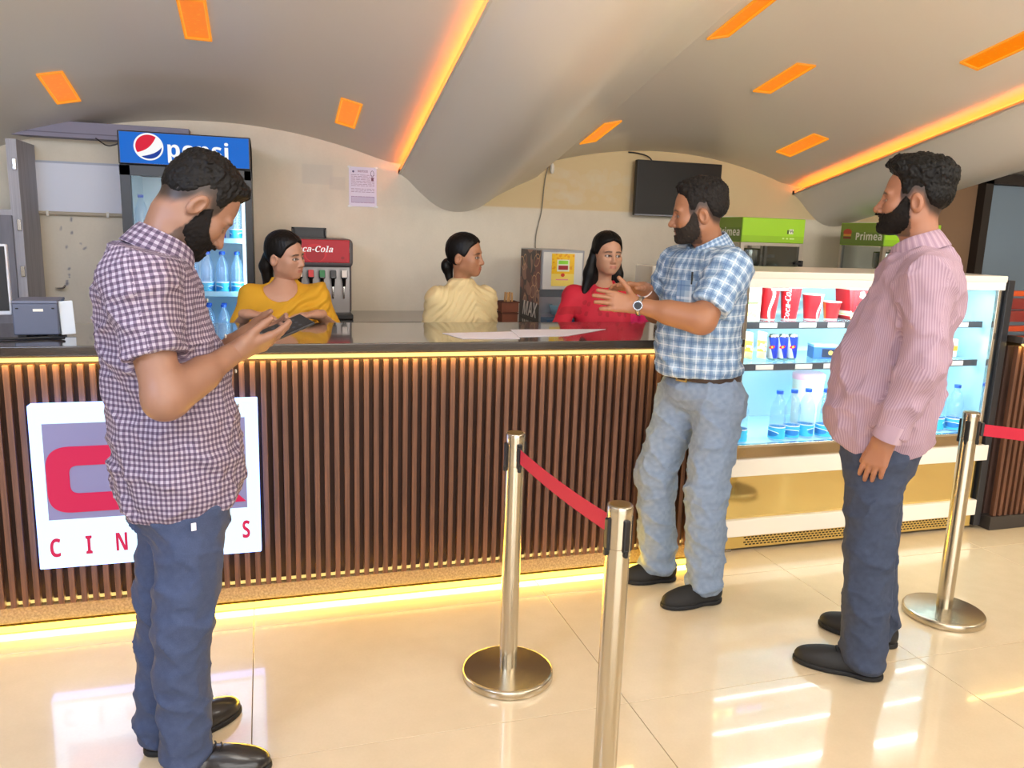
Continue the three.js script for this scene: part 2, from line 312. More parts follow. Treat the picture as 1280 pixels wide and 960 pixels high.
// lamps of the hall, hung below the vaults outside the frame
HALL.forEach((p, i) => {
  const t = thing('ceiling_lamp', 'flat white ceiling lamp of the hall, ' + ['over the left end of the hall', 'behind the viewer at left', 'behind the viewer at right', 'over the right end of the hall'][i], 'ceiling lamp', p);
  const col = HALL_COLOUR[i];
  for (const [nm, tilt, power, y, k] of [['down', HALL_TILT, HALL_POWER[i], 0, 2.2], ['up', -HALL_TILT, HALL_UP, 0.3, 1.8]]) {   // one head washes the counter, the other the vault above it
    const head = new THREE.Group(); head.name = 'lamp_head'; head.position.y = y; head.rotation.x = tilt; t.add(head);
    const s = nm === 'up' ? 1 : -1;
    part(head, 'housing', rbox(1.24, 0.05, 0.64, 0.01, 0, -s * 0.03, 0), M.white);
    part(head, 'diffuser', box(1.2, 0.01, 0.6, 0, 0, 0), glow(col, k));
    const l = new THREE.RectAreaLight(col, power, 1.2, 0.6); l.position.set(0, s * 0.012, 0); l.rotation.x = s * Math.PI / 2; l.name = 'hall_light'; l.castShadow = true; head.add(l);
  }
  for (const s of [-0.5, 0.5]) part(t, 'suspension_wire', cyl(0.004, 0.004, 0.5, s, 0.31, 0, 6), M.steel);
});

// ================================================================ THE COUNTER
const LED_WARM = new THREE.Color(1, 0.7, 0.22), LED_FLOOR = new THREE.Color(1, 0.58, 0.06);
const counter = thing('service_counter', 'long front counter clad in upright reddish wood slats on a stone plinth', 'counter', [0, 0, -3.2]);
part(counter, 'carcass', box(4.2, 1.0, 0.62, -0.05, 0.55, -0.36), M.backing);
part(counter, 'plinth', rbox(4.2, 0.066, 0.6, 0.004, -0.05, 0.057, -0.33), M.stone);
part(counter, 'toe_kick', box(4.16, 0.03, 0.5, -0.07, 0.015, -0.4), M.black);
{
  const g = rbox(0.0205, 0.925, 0.026, 0.0018, 0, 0.5625, -0.013, 1);
  for (let i = 0; i < 105; i++) part(counter, 'slat', g, M.slat[(i * 13 + (i >> 2)) % 4], [-2.1205 + i * 0.0398, 0, 0]);
}
const top = thing('countertop', 'dark polished granite worktop along the front counter', 'worktop', [0, 1.079, -3.2]);
part(top, 'slab', rbox(4.3, 0.036, 0.705, 0.004, -0.04, 0, -0.3175), M.granite);
function ledStrip(label, pos, w, h, look, power, k, col = LED_WARM, group) {
  const t = thing('light_strip', label, 'light strip', pos, 0, group);
  const m = new THREE.Mesh(rbox(w, h, 0.008, 0.002), glow(col, k)); m.name = 'diffuser'; m.lookAt(...look); t.add(m);
  const l = new THREE.RectAreaLight(col, power, w, h); l.name = 'strip_light'; l.castShadow = true;
  const d = unit(look); l.position.set(d[0] * 0.007, d[1] * 0.007, d[2] * 0.007);
  const o = new THREE.Object3D(); o.lookAt(...d); l.quaternion.copy(o.quaternion).multiply(new THREE.Quaternion().setFromAxisAngle(new THREE.Vector3(0, 1, 0), Math.PI)); t.add(l);
  return t;
}
ledStrip('warm yellow light strip tucked under the granite worktop edge', [-0.05, 1.046, -3.183], 4.18, 0.02, [0, -0.9, -0.4], 46, 1.7);
ledStrip('warm yellow light strip along the foot of the counter shining on the floor', [-0.05, 0.015, -3.205], 4.16, 0.024, [0, 0.05, 1], 85, 6, LED_FLOOR);
ledStrip('warm yellow light strip behind the lower ends of the slats', [-0.05, 0.104, -3.2385], 4.16, 0.012, [0, 0.55, 0.5], 8, 1.1);
for (const [n, pts] of [['paper_sheet', [[0.751, -3.448], [1.086, -3.487], [1.048, -3.246], [0.797, -3.262]]], ['paper_sheet', [[1.1, -3.56], [1.583, -3.555], [1.3, -3.33], [1.06, -3.3]]]]) {
  const s = new THREE.Shape(pts.map(([x, z]) => new THREE.Vector2(x, -z))), g = new THREE.ExtrudeGeometry(s, { depth: 0.0012, bevelEnabled: false }).rotateX(-Math.PI / 2);
  const m = part(scene, numbered(n), g, M.paper, [0, 1.0975, 0]);
  meta(m, pts[0][0] < 1 ? 'white paper sheet on the counter in front of the woman in cream' : 'white paper sheet on the counter in front of the woman in red', 'paper');
}

// illuminated cinema sign on the slats
{
  const W = 0.782, H = 0.62, t = thing('illuminated_sign', 'lit white sign box with red lettering mounted on the wood slats', 'sign', [-0.426, 0.576, -3.2]);
  part(t, 'housing', rbox(W, H, 0.05, 0.004, 0, 0, 0.0255), glow(new THREE.Color(0.22, 0.38, 1), 5));
  const SIGN = new THREE.Color(0.62, 0.82, 1);
  part(t, 'lit_face', box(W - 0.01, H - 0.01, 0.004, 0, 0, 0.052), glow(SIGN, 1.5));
  part(t, 'inner_panel', box(0.69, 0.362, 0.004, -0.002, 0.062, 0.0555), glow(new THREE.Color(0.3, 0.3, 0.46), 0.4, { color: 0x6a6690 }));
  const red = glow(new THREE.Color(0.8, 0.0, 0.09), 0.75, { color: 0x50041a });
  const shapeC = new THREE.Shape();                                // open rounded letter
  shapeC.moveTo(0.30, 0.245); shapeC.lineTo(0.075, 0.245); shapeC.quadraticCurveTo(0, 0.245, 0, 0.17); shapeC.lineTo(0, 0.075); shapeC.quadraticCurveTo(0, 0, 0.075, 0); shapeC.lineTo(0.30, 0); shapeC.lineTo(0.30, 0.067); shapeC.lineTo(0.105, 0.067); shapeC.quadraticCurveTo(0.07, 0.067, 0.07, 0.1); shapeC.lineTo(0.07, 0.145); shapeC.quadraticCurveTo(0.07, 0.178, 0.105, 0.178); shapeC.lineTo(0.30, 0.178); shapeC.closePath();
  const shapeR = new THREE.Shape(); shapeR.moveTo(0.34, 0); shapeR.lineTo(0.34, 0.245); shapeR.lineTo(0.58, 0.245); shapeR.quadraticCurveTo(0.65, 0.245, 0.65, 0.17); shapeR.quadraticCurveTo(0.65, 0.1, 0.58, 0.1); shapeR.lineTo(0.677, 0); shapeR.lineTo(0.585, 0); shapeR.lineTo(0.5, 0.095); shapeR.lineTo(0.41, 0.095); shapeR.lineTo(0.41, 0); shapeR.closePath();
  const hole = new THREE.Path(); hole.moveTo(0.41, 0.178); hole.lineTo(0.56, 0.178); hole.quadraticCurveTo(0.585, 0.178, 0.585, 0.165); hole.quadraticCurveTo(0.585, 0.155, 0.56, 0.155); hole.lineTo(0.41, 0.155); hole.closePath(); shapeR.holes.push(hole);
  for (const s of [shapeC, shapeR]) part(t, 'letter', new THREE.ExtrudeGeometry(s, { depth: 0.006, bevelEnabled: true, bevelSize: 0.002, bevelThickness: 0.002, bevelSegments: 1, curveSegments: 10 }), red, [-0.341, -0.09, 0.058]);
  const { FontLoader } = await import('three/addons/loaders/FontLoader.js'), { TextGeometry } = await import('three/addons/geometries/TextGeometry.js');
  const font = await new FontLoader().loadAsync('fonts/droid/droid_sans_bold.typeface.json');
  [...'CINEMAS'].forEach((ch, i) => { const g = new TextGeometry(ch, { font, size: 0.064, depth: 0.004, curveSegments: 5 }); g.computeBoundingBox(); g.translate(-(g.boundingBox.max.x + g.boundingBox.min.x) / 2, 0, 0); g.scale(0.72, 1.1, 1); part(t, 'letter', g, red, [-0.333 + i * 0.1115, -0.262 + i * 0.003, 0.054]); });
  const l = new THREE.RectAreaLight(new THREE.Color(0.4, 0.58, 1), 2.2, W - 0.02, H - 0.02); l.position.set(0, 0, 0.07); l.rotation.y = Math.PI; l.name = 'sign_light'; l.castShadow = true; t.add(l);
}
const ORD = ['first', 'second', 'third', 'fourth', 'fifth', 'sixth', 'seventh', 'eighth', 'ninth', 'tenth', 'eleventh', 'twelfth', 'thirteenth'];
// ================================================================ THINGS BEHIND AND ON THE COUNTER
const text = (g, s, x, y, size, color, o = {}) => { g.font = `${o.style || 'bold'} ${size}px ${o.font || 'sans-serif'}`; g.fillStyle = color; g.textAlign = o.align || 'center'; g.textBaseline = 'middle'; g.save(); g.translate(x, y); if (o.rot) g.rotate(o.rot); if (o.sx) g.scale(o.sx, 1); g.fillText(s, 0, 0); g.restore(); };

// bottles -------------------------------------------------------
const plastic = phys(0xeaf6ff, 0.06, { transmission: 0.92, thickness: 0, ior: 1.4 });
const waterMat = phys(0xd8f0fa, 0.05, { transmission: 0.9, thickness: 0, ior: 1.33 });
const labelTex = canvasTex(256, 96, (g, w, h) => {
  g.fillStyle = '#35b7e6'; g.fillRect(0, 0, w, h); g.fillStyle = '#1478c4'; g.beginPath(); g.ellipse(70, 56, 42, 24, 0, 0, 7); g.fill(); g.beginPath(); g.ellipse(196, 56, 42, 24, 0, 0, 7); g.fill();
  g.strokeStyle = '#eaf8ff'; g.lineWidth = 6; for (const x of [70, 196]) { g.beginPath(); g.ellipse(x, 50, 46, 16, 0.1, 3.3, 6.1); g.stroke(); } g.fillStyle = '#eaf8ff'; g.fillRect(0, 0, w, 8);
});
const labelMat = std(0xffffff, 0.5, 0, { map: labelTex }), capMat = std(0x1f55c0, 0.5);
function bottleProto(h, r) {
  const o = new THREE.Group();
  part(o, 'body', lathe([[0.0005, 0], [r * 0.85, 0.001], [r, h * 0.03], [r, h * 0.3], [r * 0.95, h * 0.32], [r * 0.95, h * 0.5], [r, h * 0.53], [r * 0.97, h * 0.64], [r * 0.6, h * 0.82], [r * 0.36, h * 0.88], [r * 0.36, h * 0.945]], 20), plastic);
  part(o, 'label', new THREE.CylinderGeometry(r * 1.012, r * 1.012, h * 0.24, 24, 1, true).translate(0, h * 0.17, 0), labelMat);
  part(o, 'cap', cyl(r * 0.42, r * 0.42, h * 0.065, 0, h * 0.965, 0, 16), capMat);
  return o;
}
function place(proto, name, label, category, pos, group, turn = 0) { const o = proto.clone(); o.name = numbered(name); o.position.set(...pos); o.rotation.y = turn; scene.add(o); return meta(o, label, category, group); }
const bigBottle = bottleProto(0.26, 0.042), smallBottle = bottleProto(0.24, 0.035);

// slim drink can ------------------------------------------------
const canTex = canvasTex(256, 160, (g, w, h) => { g.fillStyle = '#2238a8'; g.fillRect(0, 0, w, h); g.fillStyle = '#c9d0dc'; for (const x of [0, 128]) { g.beginPath(); g.moveTo(x, 0); g.lineTo(x + 42, 0); g.lineTo(x + 92, h); g.lineTo(x + 40, h); g.fill(); } g.fillStyle = '#d8203c'; for (const x of [64, 192]) { g.beginPath(); g.ellipse(x + 12, 74, 24, 11, -0.3, 0, 7); g.fill(); } g.fillStyle = '#f2c23c'; for (const x of [64, 192]) { g.beginPath(); g.arc(x + 14, 74, 8, 0, 7); g.fill(); } });
const canProto = new THREE.Group();
part(canProto, 'body', lathe([[0.0005, 0], [0.021, 0.001], [0.0265, 0.008], [0.0265, 0.118], [0.022, 0.13], [0.021, 0.132], [0.0005, 0.13]], 24), M.steel);
part(canProto, 'label', new THREE.CylinderGeometry(0.0268, 0.0268, 0.108, 24, 1, true).translate(0, 0.063, 0), std(0xffffff, 0.3, 0.3, { map: canTex }));
part(canProto, 'pull_tab', rbox(0.012, 0.002, 0.02, 0.0008, 0, 0.1325, 0.002), M.steel);

// tall drinks fridge --------------------------------------------
{
  const W = 0.665, D = 0.58, t = thing('drinks_fridge', 'tall glass-door drinks fridge with a lit blue header', 'fridge', [-0.3825, 0, -4.8]);
  const shell = std(0x17181c, 0.4), inner = std(0xd9eef6, 0.4);
  part(t, 'cabinet', merge(box(W, 2.0, 0.03, 0, 1.0, -D + 0.015), box(0.03, 2.0, D, -W / 2 + 0.015, 1.0, -D / 2), box(0.03, 2.0, D, W / 2 - 0.015, 1.0, -D / 2), box(W, 0.2, D, 0, 1.905, -D / 2 - 0.01), box(W, 0.14, D, 0, 0.07, -D / 2)), shell);
  part(t, 'liner', merge(box(W - 0.07, 1.66, 0.008, 0, 0.97, -D + 0.036), box(0.008, 1.66, D - 0.07, -W / 2 + 0.036, 0.97, -D / 2), box(0.008, 1.66, D - 0.07, W / 2 - 0.036, 0.97, -D / 2)), inner);
  const header = canvasTex(1024, 262, (g, w, h) => {
    g.fillStyle = '#0a6ad0'; g.fillRect(0, 0, w, h);
    const cx = 222, cy = 118, R = 116; g.fillStyle = '#fff'; g.beginPath(); g.arc(cx, cy, R, 0, 7); g.fill();
    g.save(); g.beginPath(); g.arc(cx, cy, R - 14, 0, 7); g.clip();
    g.fillStyle = '#e01838'; g.beginPath(); g.moveTo(cx - 130, cy + 62); g.bezierCurveTo(cx - 30, cy + 40, cx + 20, cy + 10, cx + 62, cy - 90); g.lineTo(cx + 40, cy - 140); g.lineTo(cx - 150, cy - 140); g.fill();
    g.fillStyle = '#123c9c'; g.beginPath(); g.moveTo(cx - 70, cy + 86); g.bezierCurveTo(cx + 20, cy + 66, cx + 70, cy + 50, cx + 110, cy - 12); g.lineTo(cx + 130, cy + 140); g.lineTo(cx - 100, cy + 140); g.fill(); g.restore();
    text(g, 'pepsi', 612, 128, 200, '#fff', { style: '600' });
  });
  part(t, 'header', rbox(W, 0.172, 0.03, 0.006, 0, 1.922, 0.012), shell);
  part(t, 'header_panel', box(W - 0.02, 0.158, 0.004, 0, 1.922, 0.028), new THREE.MeshStandardMaterial({ color: 0x101010, emissive: 0xffffff, emissiveMap: header, emissiveIntensity: 0.95, roughness: 0.9 }));
  part(t, 'door_frame', merge(box(0.05, 1.7, 0.04, -W / 2 + 0.027, 0.98, 0.005), box(0.035, 1.7, 0.04, W / 2 - 0.02, 0.98, 0.005), box(W, 0.05, 0.04, 0, 1.805, 0.005), box(W, 0.05, 0.04, 0, 0.15, 0.005)), shell);
  part(t, 'door_glass', box(W - 0.08, 1.62, 0.004, 0, 0.98, 0.006), M.glass);
  part(t, 'door_handle', rbox(0.016, 0.3, 0.03, 0.006, -W / 2 + 0.02, 1.0, 0.045), M.steelBrushed);
  const CY = new THREE.Color(0.5, 0.86, 1);
  part(t, 'light_tube', rbox(0.014, 1.56, 0.014, 0.005, W / 2 - 0.05, 0.98, -0.03), glow(new THREE.Color(0.85, 0.97, 1), 3));
  for (const s of [1]) { const l = new THREE.RectAreaLight(CY, 20, 0.03, 1.5); l.position.set(W / 2 - 0.06, 0.98, -0.03); l.rotation.set(0, 0.95, 0); l.name = 'fridge_light'; l.castShadow = true; t.add(l); }
  const words = ['bottom', 'second', 'middle', 'fourth', 'top'];
  [0.2, 0.52, 0.84, 1.14, 1.44].forEach((y, k) => {
    part(t, 'shelf', merge(box(W - 0.075, 0.006, D - 0.1, 0, y, -D / 2 + 0.01), box(W - 0.075, 0.028, 0.006, 0, y + 0.008, -0.045)), std(0x9fd2ee, 0.4));
    for (let i = 0; i < 7; i++) for (let r = 0; r < 2; r++) {
      const pos = [-0.3825 - 0.25 + i * 0.0815, y + 0.004, -4.8 - 0.09 - r * 0.09];
      if (k === 4) { if (r === 0) place(i % 2 ? canProto : smallBottle, i % 2 ? 'drink_can' : 'water_bottle', i % 2 ? `slim blue drink can on the top fridge shelf, ${ORD[i]} item from the left` : `water bottle on the top fridge shelf, ${ORD[i]} item from the left`, i % 2 ? 'can' : 'bottle', pos, i % 2 ? 'cans on the fridge top shelf' : 'bottles on the fridge top shelf', i); }
      else place(smallBottle, 'water_bottle', `water bottle on the ${words[k]} fridge shelf, ${ORD[i]} from the left in the ${r ? 'back' : 'front'} row`, 'bottle', pos, `fridge ${words[k]} shelf ${r ? 'back' : 'front'} row`, i * 0.7 + r);
    }
  });
}
// soda fountain -------------------------------------------------
{
  const t = thing('soda_fountain', 'red-fronted soda fountain machine with taps on the back counter', 'drinks machine', [0.335, 1.0, -4.95]);
  const face = canvasTex(512, 256, (g, w, h) => {
    g.fillStyle = '#b01a28'; g.fillRect(0, 0, w, h); g.fillStyle = '#c8242e'; g.beginPath(); g.arc(205, 150, 104, 0, 7); g.fill(); g.fillStyle = '#a3121f'; g.beginPath(); g.arc(205, 165, 84, 0, 7); g.fill();
    text(g, 'Coca-Cola', 178, 105, 92, '#fff', { font: 'serif', style: 'italic bold', sx: 0.82 }); g.fillStyle = '#8a0f1a'; g.beginPath(); g.arc(450, 200, 16, 0, 7); g.fill();
  });
  const grey = std(0x6e6a6c, 0.4, 0.4);
  part(t, 'body', rbox(0.36, 0.42, 0.34, 0.02, 0, 0.235, -0.2), grey);
  part(t, 'head', rbox(0.365, 0.17, 0.4, 0.03, 0, 0.39, -0.15), grey);
  part(t, 'front_panel', rbox(0.335, 0.135, 0.012, 0.006, -0.008, 0.4, 0.052), std(0xffffff, 0.55, 0, { map: face }));
  part(t, 'drip_tray', rbox(0.35, 0.03, 0.2, 0.006, 0, 0.015, 0.0), M.black);
  part(t, 'back_plate', box(0.33, 0.28, 0.006, 0, 0.17, -0.025), std(0x8a8583, 0.35, 0.5));
  for (let i = 0; i < 5; i++) {
    const x = -0.13 + i * 0.065, n = part(t, 'tap', merge(rbox(0.036, 0.05, 0.05, 0.006, x, 0.262, 0.01), cyl(0.012, 0.009, 0.05, x, 0.215, 0.015, 14)), M.blackGloss);
    part(n, 'flavour_label', box(0.03, 0.042, 0.003, x, 0.268, 0.037), std([0xe8e2da, 0xd33030, 0x1d7a3c, 0x2c2c30, 0xe9e0da][i], 0.4));
    part(n, 'lever', rbox(0.01, 0.09, 0.008, 0.003, x, 0.16, 0.0), M.chrome);
  }
  const b = thing('black_box', 'small black box on top of the red soda fountain', 'box', [0.27, 1.475, -5.1]);
  part(b, 'casing', merge(box(0.2, 0.01, 0.14, 0, 0.005, 0), box(0.2, 0.01, 0.14, 0, 0.055, 0), box(0.01, 0.06, 0.14, -0.095, 0.03, 0), box(0.01, 0.06, 0.14, 0.095, 0.03, 0), box(0.2, 0.06, 0.01, 0, 0.03, -0.06)), M.black);
  part(b, 'front_window', box(0.17, 0.04, 0.004, 0, 0.03, 0.06), M.black);
}
// back counter --------------------------------------------------
{
  const t = thing('back_counter', 'low back counter against the cream wall carrying the machines', 'counter', [2.45, 0, -5.05]);
  part(t, 'carcass', box(4.6, 0.94, 0.6, 0, 0.48, -0.03), std(0x6d655c, 0.7));
  part(t, 'worktop', rbox(4.66, 0.03, 0.66, 0.004, 0, 0.985, 0), M.granite);
  for (let i = 0; i < 6; i++) { const d = part(t, 'cupboard_door', rbox(0.74, 0.84, 0.018, 0.004, -1.92 + i * 0.766, 0.5, 0.28), std(0x7a7067, 0.6)); part(d, 'handle', rbox(0.12, 0.012, 0.02, 0.004, -1.92 + i * 0.766, 0.87, 0.3), M.steel); }
}
// corn machine ---------------------------------------------------
{
  const t = thing('corn_machine', 'silver corn machine with yellow front label behind the woman in red', 'machine', [1.78, 1.0, -4.7]);
  const prof = new THREE.Shape([[0.02, 0], [0.02, 0.045], [-0.05, 0.05], [-0.05, 0.15], [-0.01, 0.2], [0.0, 0.44], [-0.42, 0.44], [-0.42, 0]].map((p) => new THREE.Vector2(...p)));
  const g = new THREE.ExtrudeGeometry(prof, { depth: 0.276, bevelEnabled: true, bevelSize: 0.003, bevelThickness: 0.003, bevelSegments: 1 }).translate(0, 0.003, -0.138).rotateY(-Math.PI / 2);
  part(t, 'body', g, std(0xa8a8ac, 0.35, 0.6));
  const poster = canvasTex(256, 280, (c, w, h) => {
    c.fillStyle = '#3a1c18'; c.fillRect(0, 0, w, h); for (let i = 0; i < 30; i++) { c.fillStyle = ['#7a3b30', '#552019', '#8c5a4c', '#31211e', '#a0705c'][i % 5]; c.beginPath(); c.ellipse(rnd() * w, rnd() * h * 0.8, 12 + rnd() * 34, 14 + rnd() * 34, rnd() * 3, 0, 7); c.fill(); }
    c.strokeStyle = '#d8a878'; c.lineWidth = 4; for (let i = 0; i < 9; i++) { c.beginPath(); c.ellipse(rnd() * w, rnd() * h * 0.8, 16 + rnd() * 22, 20 + rnd() * 20, rnd() * 3, 0, 7); c.stroke(); }
    c.fillStyle = '#2a201e'; c.fillRect(0, h * 0.76, w, h * 0.24); text(c, 'MAX', w / 2, h * 0.86, 84, '#e8e0d8', { style: 'bold italic' });
  });
  const pl = new THREE.PlaneGeometry(0.4, 0.44); part(t, 'side_poster', pl, std(0xffffff, 0.4, 0, { map: poster }), [-0.1425, 0.22, -0.21], [0, -Math.PI / 2, 0]);
  const label = canvasTex(256, 384, (c, w, h) => {
    c.fillStyle = '#f3c21c'; c.fillRect(0, 0, w, h); c.fillStyle = '#f7dc6a'; c.fillRect(0, h * 0.62, w, h * 0.38); c.fillStyle = '#e6a010'; for (let i = 0; i < 40; i++) { c.beginPath(); c.arc(rnd() * w, rnd() * h * 0.5, 5 + rnd() * 10, 0, 7); c.fill(); }
    c.fillStyle = '#e6e9c8'; c.fillRect(60, 70, 140, 140); c.fillStyle = '#8fe03a'; c.fillRect(76, 82, 108, 42); c.fillStyle = '#a82830'; c.fillRect(76, 140, 108, 50); c.fillStyle = '#d83a2c'; c.beginPath(); c.arc(128, 252, 22, 0, 7); c.fill(); c.fillStyle = '#e88a9a'; c.fillRect(50, 300, 140, 14);
  });
  part(t, 'front_plate', rbox(0.26, 0.23, 0.008, 0.003, 0, 0.318, 0.0), std(0xd6d4cc, 0.4, 0.2));
  part(t, 'front_label', box(0.15, 0.2, 0.004, 0.0, 0.325, 0.005), std(0xffffff, 0.4, 0, { map: label }));
  part(t, 'serving_bin', lathe([[0.001, 0], [0.07, 0.0], [0.085, 0.06], [0.08, 0.06], [0.066, 0.006], [0.001, 0.006]], 24), phys(0xbfe0e8, 0.1, { transmission: 0.6, thickness: 0 }), [0, 0.05, 0.02]);
  part(t, 'blue_tray', rbox(0.28, 0.03, 0.16, 0.004, 0, 0.018, 0.06), std(0x41617f, 0.5));
}
// stacked snack baskets ------------------------------------------
{
  const mk = (y, w, label) => {
    const t = thing('snack_basket', label, 'basket', [1.425, y, -4.68]), m = std(0x7a4632, 0.8);
    part(t, 'tray', merge(box(w, 0.006, 0.1, 0, 0.003, 0), box(w, 0.055, 0.006, 0, 0.03, 0.048), box(w, 0.055, 0.006, 0, 0.03, -0.048), box(0.006, 0.055, 0.1, -w / 2, 0.03, 0), box(0.006, 0.055, 0.1, w / 2, 0.03, 0)), m);
    part(t, 'rim', merge(box(w + 0.016, 0.008, 0.012, 0, 0.06, 0.05), box(w + 0.016, 0.008, 0.012, 0, 0.06, -0.05), box(0.012, 0.008, 0.1, w / 2, 0.06, 0), box(0.012, 0.008, 0.1, -w / 2, 0.06, 0)), std(0x5c3324, 0.8));
  };
  mk(1.001, 0.092, 'lower brown basket of the small stack beside the woman in cream'); mk(1.068, 0.1, 'upper brown basket of the small stack beside the woman in cream');
  for (let i = 0; i < 4; i++) { const m = part(scene, numbered('wafer_stick'), cyl(0.006, 0.006, 0.11, 0, 0.055, 0, 10), std(0xc79a62, 0.8), [1.405 + (i % 2) * 0.024 + i * 0.006, 1.076, -4.69 + (i >> 1) * 0.03], [0, 0, (i - 1.5) * 0.03]); meta(m, `light brown wafer stick in the upper basket, ${ORD[i]} of four from the left`, 'snack', 'wafer sticks in the basket'); }
}
// white dispenser and carton behind the counter -----------------------
{
  const t = thing('white_dispenser', 'white dispenser with a black panel partly behind the man in checked blue', 'machine', [2.54, 1.0, -4.78]);
  part(t, 'body', rbox(0.2, 0.36, 0.26, 0.012, 0, 0.18, -0.13), M.whiteGloss); part(t, 'panel', rbox(0.13, 0.09, 0.01, 0.004, 0.0, 0.27, 0.002), M.blackGloss); part(t, 'spout', merge(cyl(0.012, 0.01, 0.05, 0, 0.18, 0.02, 12), rbox(0.05, 0.03, 0.05, 0.005, 0, 0.215, 0.012)), M.black); part(t, 'drip_tray', rbox(0.16, 0.02, 0.08, 0.004, 0, 0.012, 0.03), M.grey);
  const b = thing('paper_carton', 'white carton with red foot on the counter behind the woman in red', 'carton', [2.14, 1.0, -4.72]);
  part(b, 'body', rbox(0.1, 0.14, 0.08, 0.004, 0, 0.105, 0), M.white); part(b, 'red_base', rbox(0.104, 0.034, 0.084, 0.003, 0, 0.018, 0), std(0xb8202c, 0.5)); part(b, 'flap', box(0.1, 0.004, 0.05, 0, 0.185, -0.03), M.white, [0, 0, 0], [0.0, 0, 0]);
}
// television -----------------------------------------------------------
{
  const t = thing('television', 'black flat television mounted high on the ochre wall', 'television', [2.88, 1.885, -5.33]);
  part(t, 'casing', rbox(0.68, 0.385, 0.04, 0.006, 0, 0, 0), M.black); part(t, 'screen', box(0.66, 0.362, 0.002, 0, 0.004, 0.0205), std(0x040405, 0.5)); part(t, 'wall_bracket', merge(box(0.2, 0.2, 0.02, 0, 0, -0.055), box(0.05, 0.05, 0.05, 0, 0, -0.03)), M.grey); part(t, 'bottom_trim', box(0.68, 0.008, 0.003, 0, -0.187, 0.0205), M.grey);
  const c = part(scene, numbered('cable'), tube([[2.5, 2.13, -5.385], [2.58, 2.125, -5.38], [2.66, 2.1, -5.37], [2.7, 2.04, -5.36]], 0.005, 24, 6), M.black); meta(c, 'short black cable running to the television corner', 'cable');
}
// hanging cord and bulb holder by the beam -------------------------------
{
  const c = part(scene, numbered('cable'), tube([[1.905, 2.02, -5.385], [1.88, 1.9, -5.385], [1.865, 1.7, -5.388], [1.83, 1.52, -5.388], [1.838, 1.3, -5.388], [1.83, 1.0, -5.388]], 0.004, 60, 6), std(0x8d8778, 0.7)); meta(c, 'thin grey cable hanging down the wall right of the beam', 'cable');
  const s = thing('cord_switch', 'small white cord switch hanging beside the central beam', 'switch', [1.925, 1.985, -5.37]);
  part(s, 'body', lathe([[0.0005, -0.035], [0.012, -0.03], [0.016, -0.01], [0.014, 0.02], [0.006, 0.035], [0.0005, 0.036]], 16), M.white); part(s, 'cord', cyl(0.002, 0.002, 0.12, 0, 0.09, 0, 6), M.white);
}
// notice ----------------------------------------------------------------
{
  const nt = canvasTex(256, 360, (g, w, h) => {
    g.fillStyle = '#e4ddf0'; g.fillRect(0, 0, w, h); g.fillStyle = '#7a7492'; text(g, 'NOTICE', 128, 38, 26, '#8a6a8c'); for (let y = 70; y < 330; y += 14) for (let x = 20; x < 236;) { const l = 12 + rnd() * 40; if ((y < 170 || y > 190) && !(y > 230 && y < 262)) g.fillRect(x, y, Math.min(l, 236 - x), 3.5); x += l + 7; }
    g.fillStyle = '#b09ac0'; g.fillRect(20, 268, 216, 56); g.fillStyle = '#c7bfd8'; g.fillRect(24, 272, 208, 48); g.strokeStyle = '#5a5470'; g.lineWidth = 4; g.beginPath(); g.ellipse(216, 56, 14, 26, 0, 0, 7); g.stroke(); g.fillStyle = '#6a3a52'; g.fillRect(206, 92, 22, 30); g.fillStyle = '#4a4470'; g.beginPath(); g.arc(40, 42, 10, 0, 7); g.fill();
  });
  const t = thing('wall_notice', 'printed white notice sheet taped to the cream wall', 'notice', [0.632, 1.803, -5.395]);
  part(t, 'sheet', box(0.178, 0.25, 0.002, 0, 0, 0), std(0xffffff, 0.6, 0, { map: nt })); for (const [a, b] of [[-1, 1], [1, 1], [-1, -1], [1, -1]]) part(t, 'tape', box(0.024, 0.012, 0.001, a * 0.085, b * 0.124, 0.0016), phys(0xffffff, 0.3, { transmission: 0.4, thickness: 0 }), [0, 0, 0]);
}
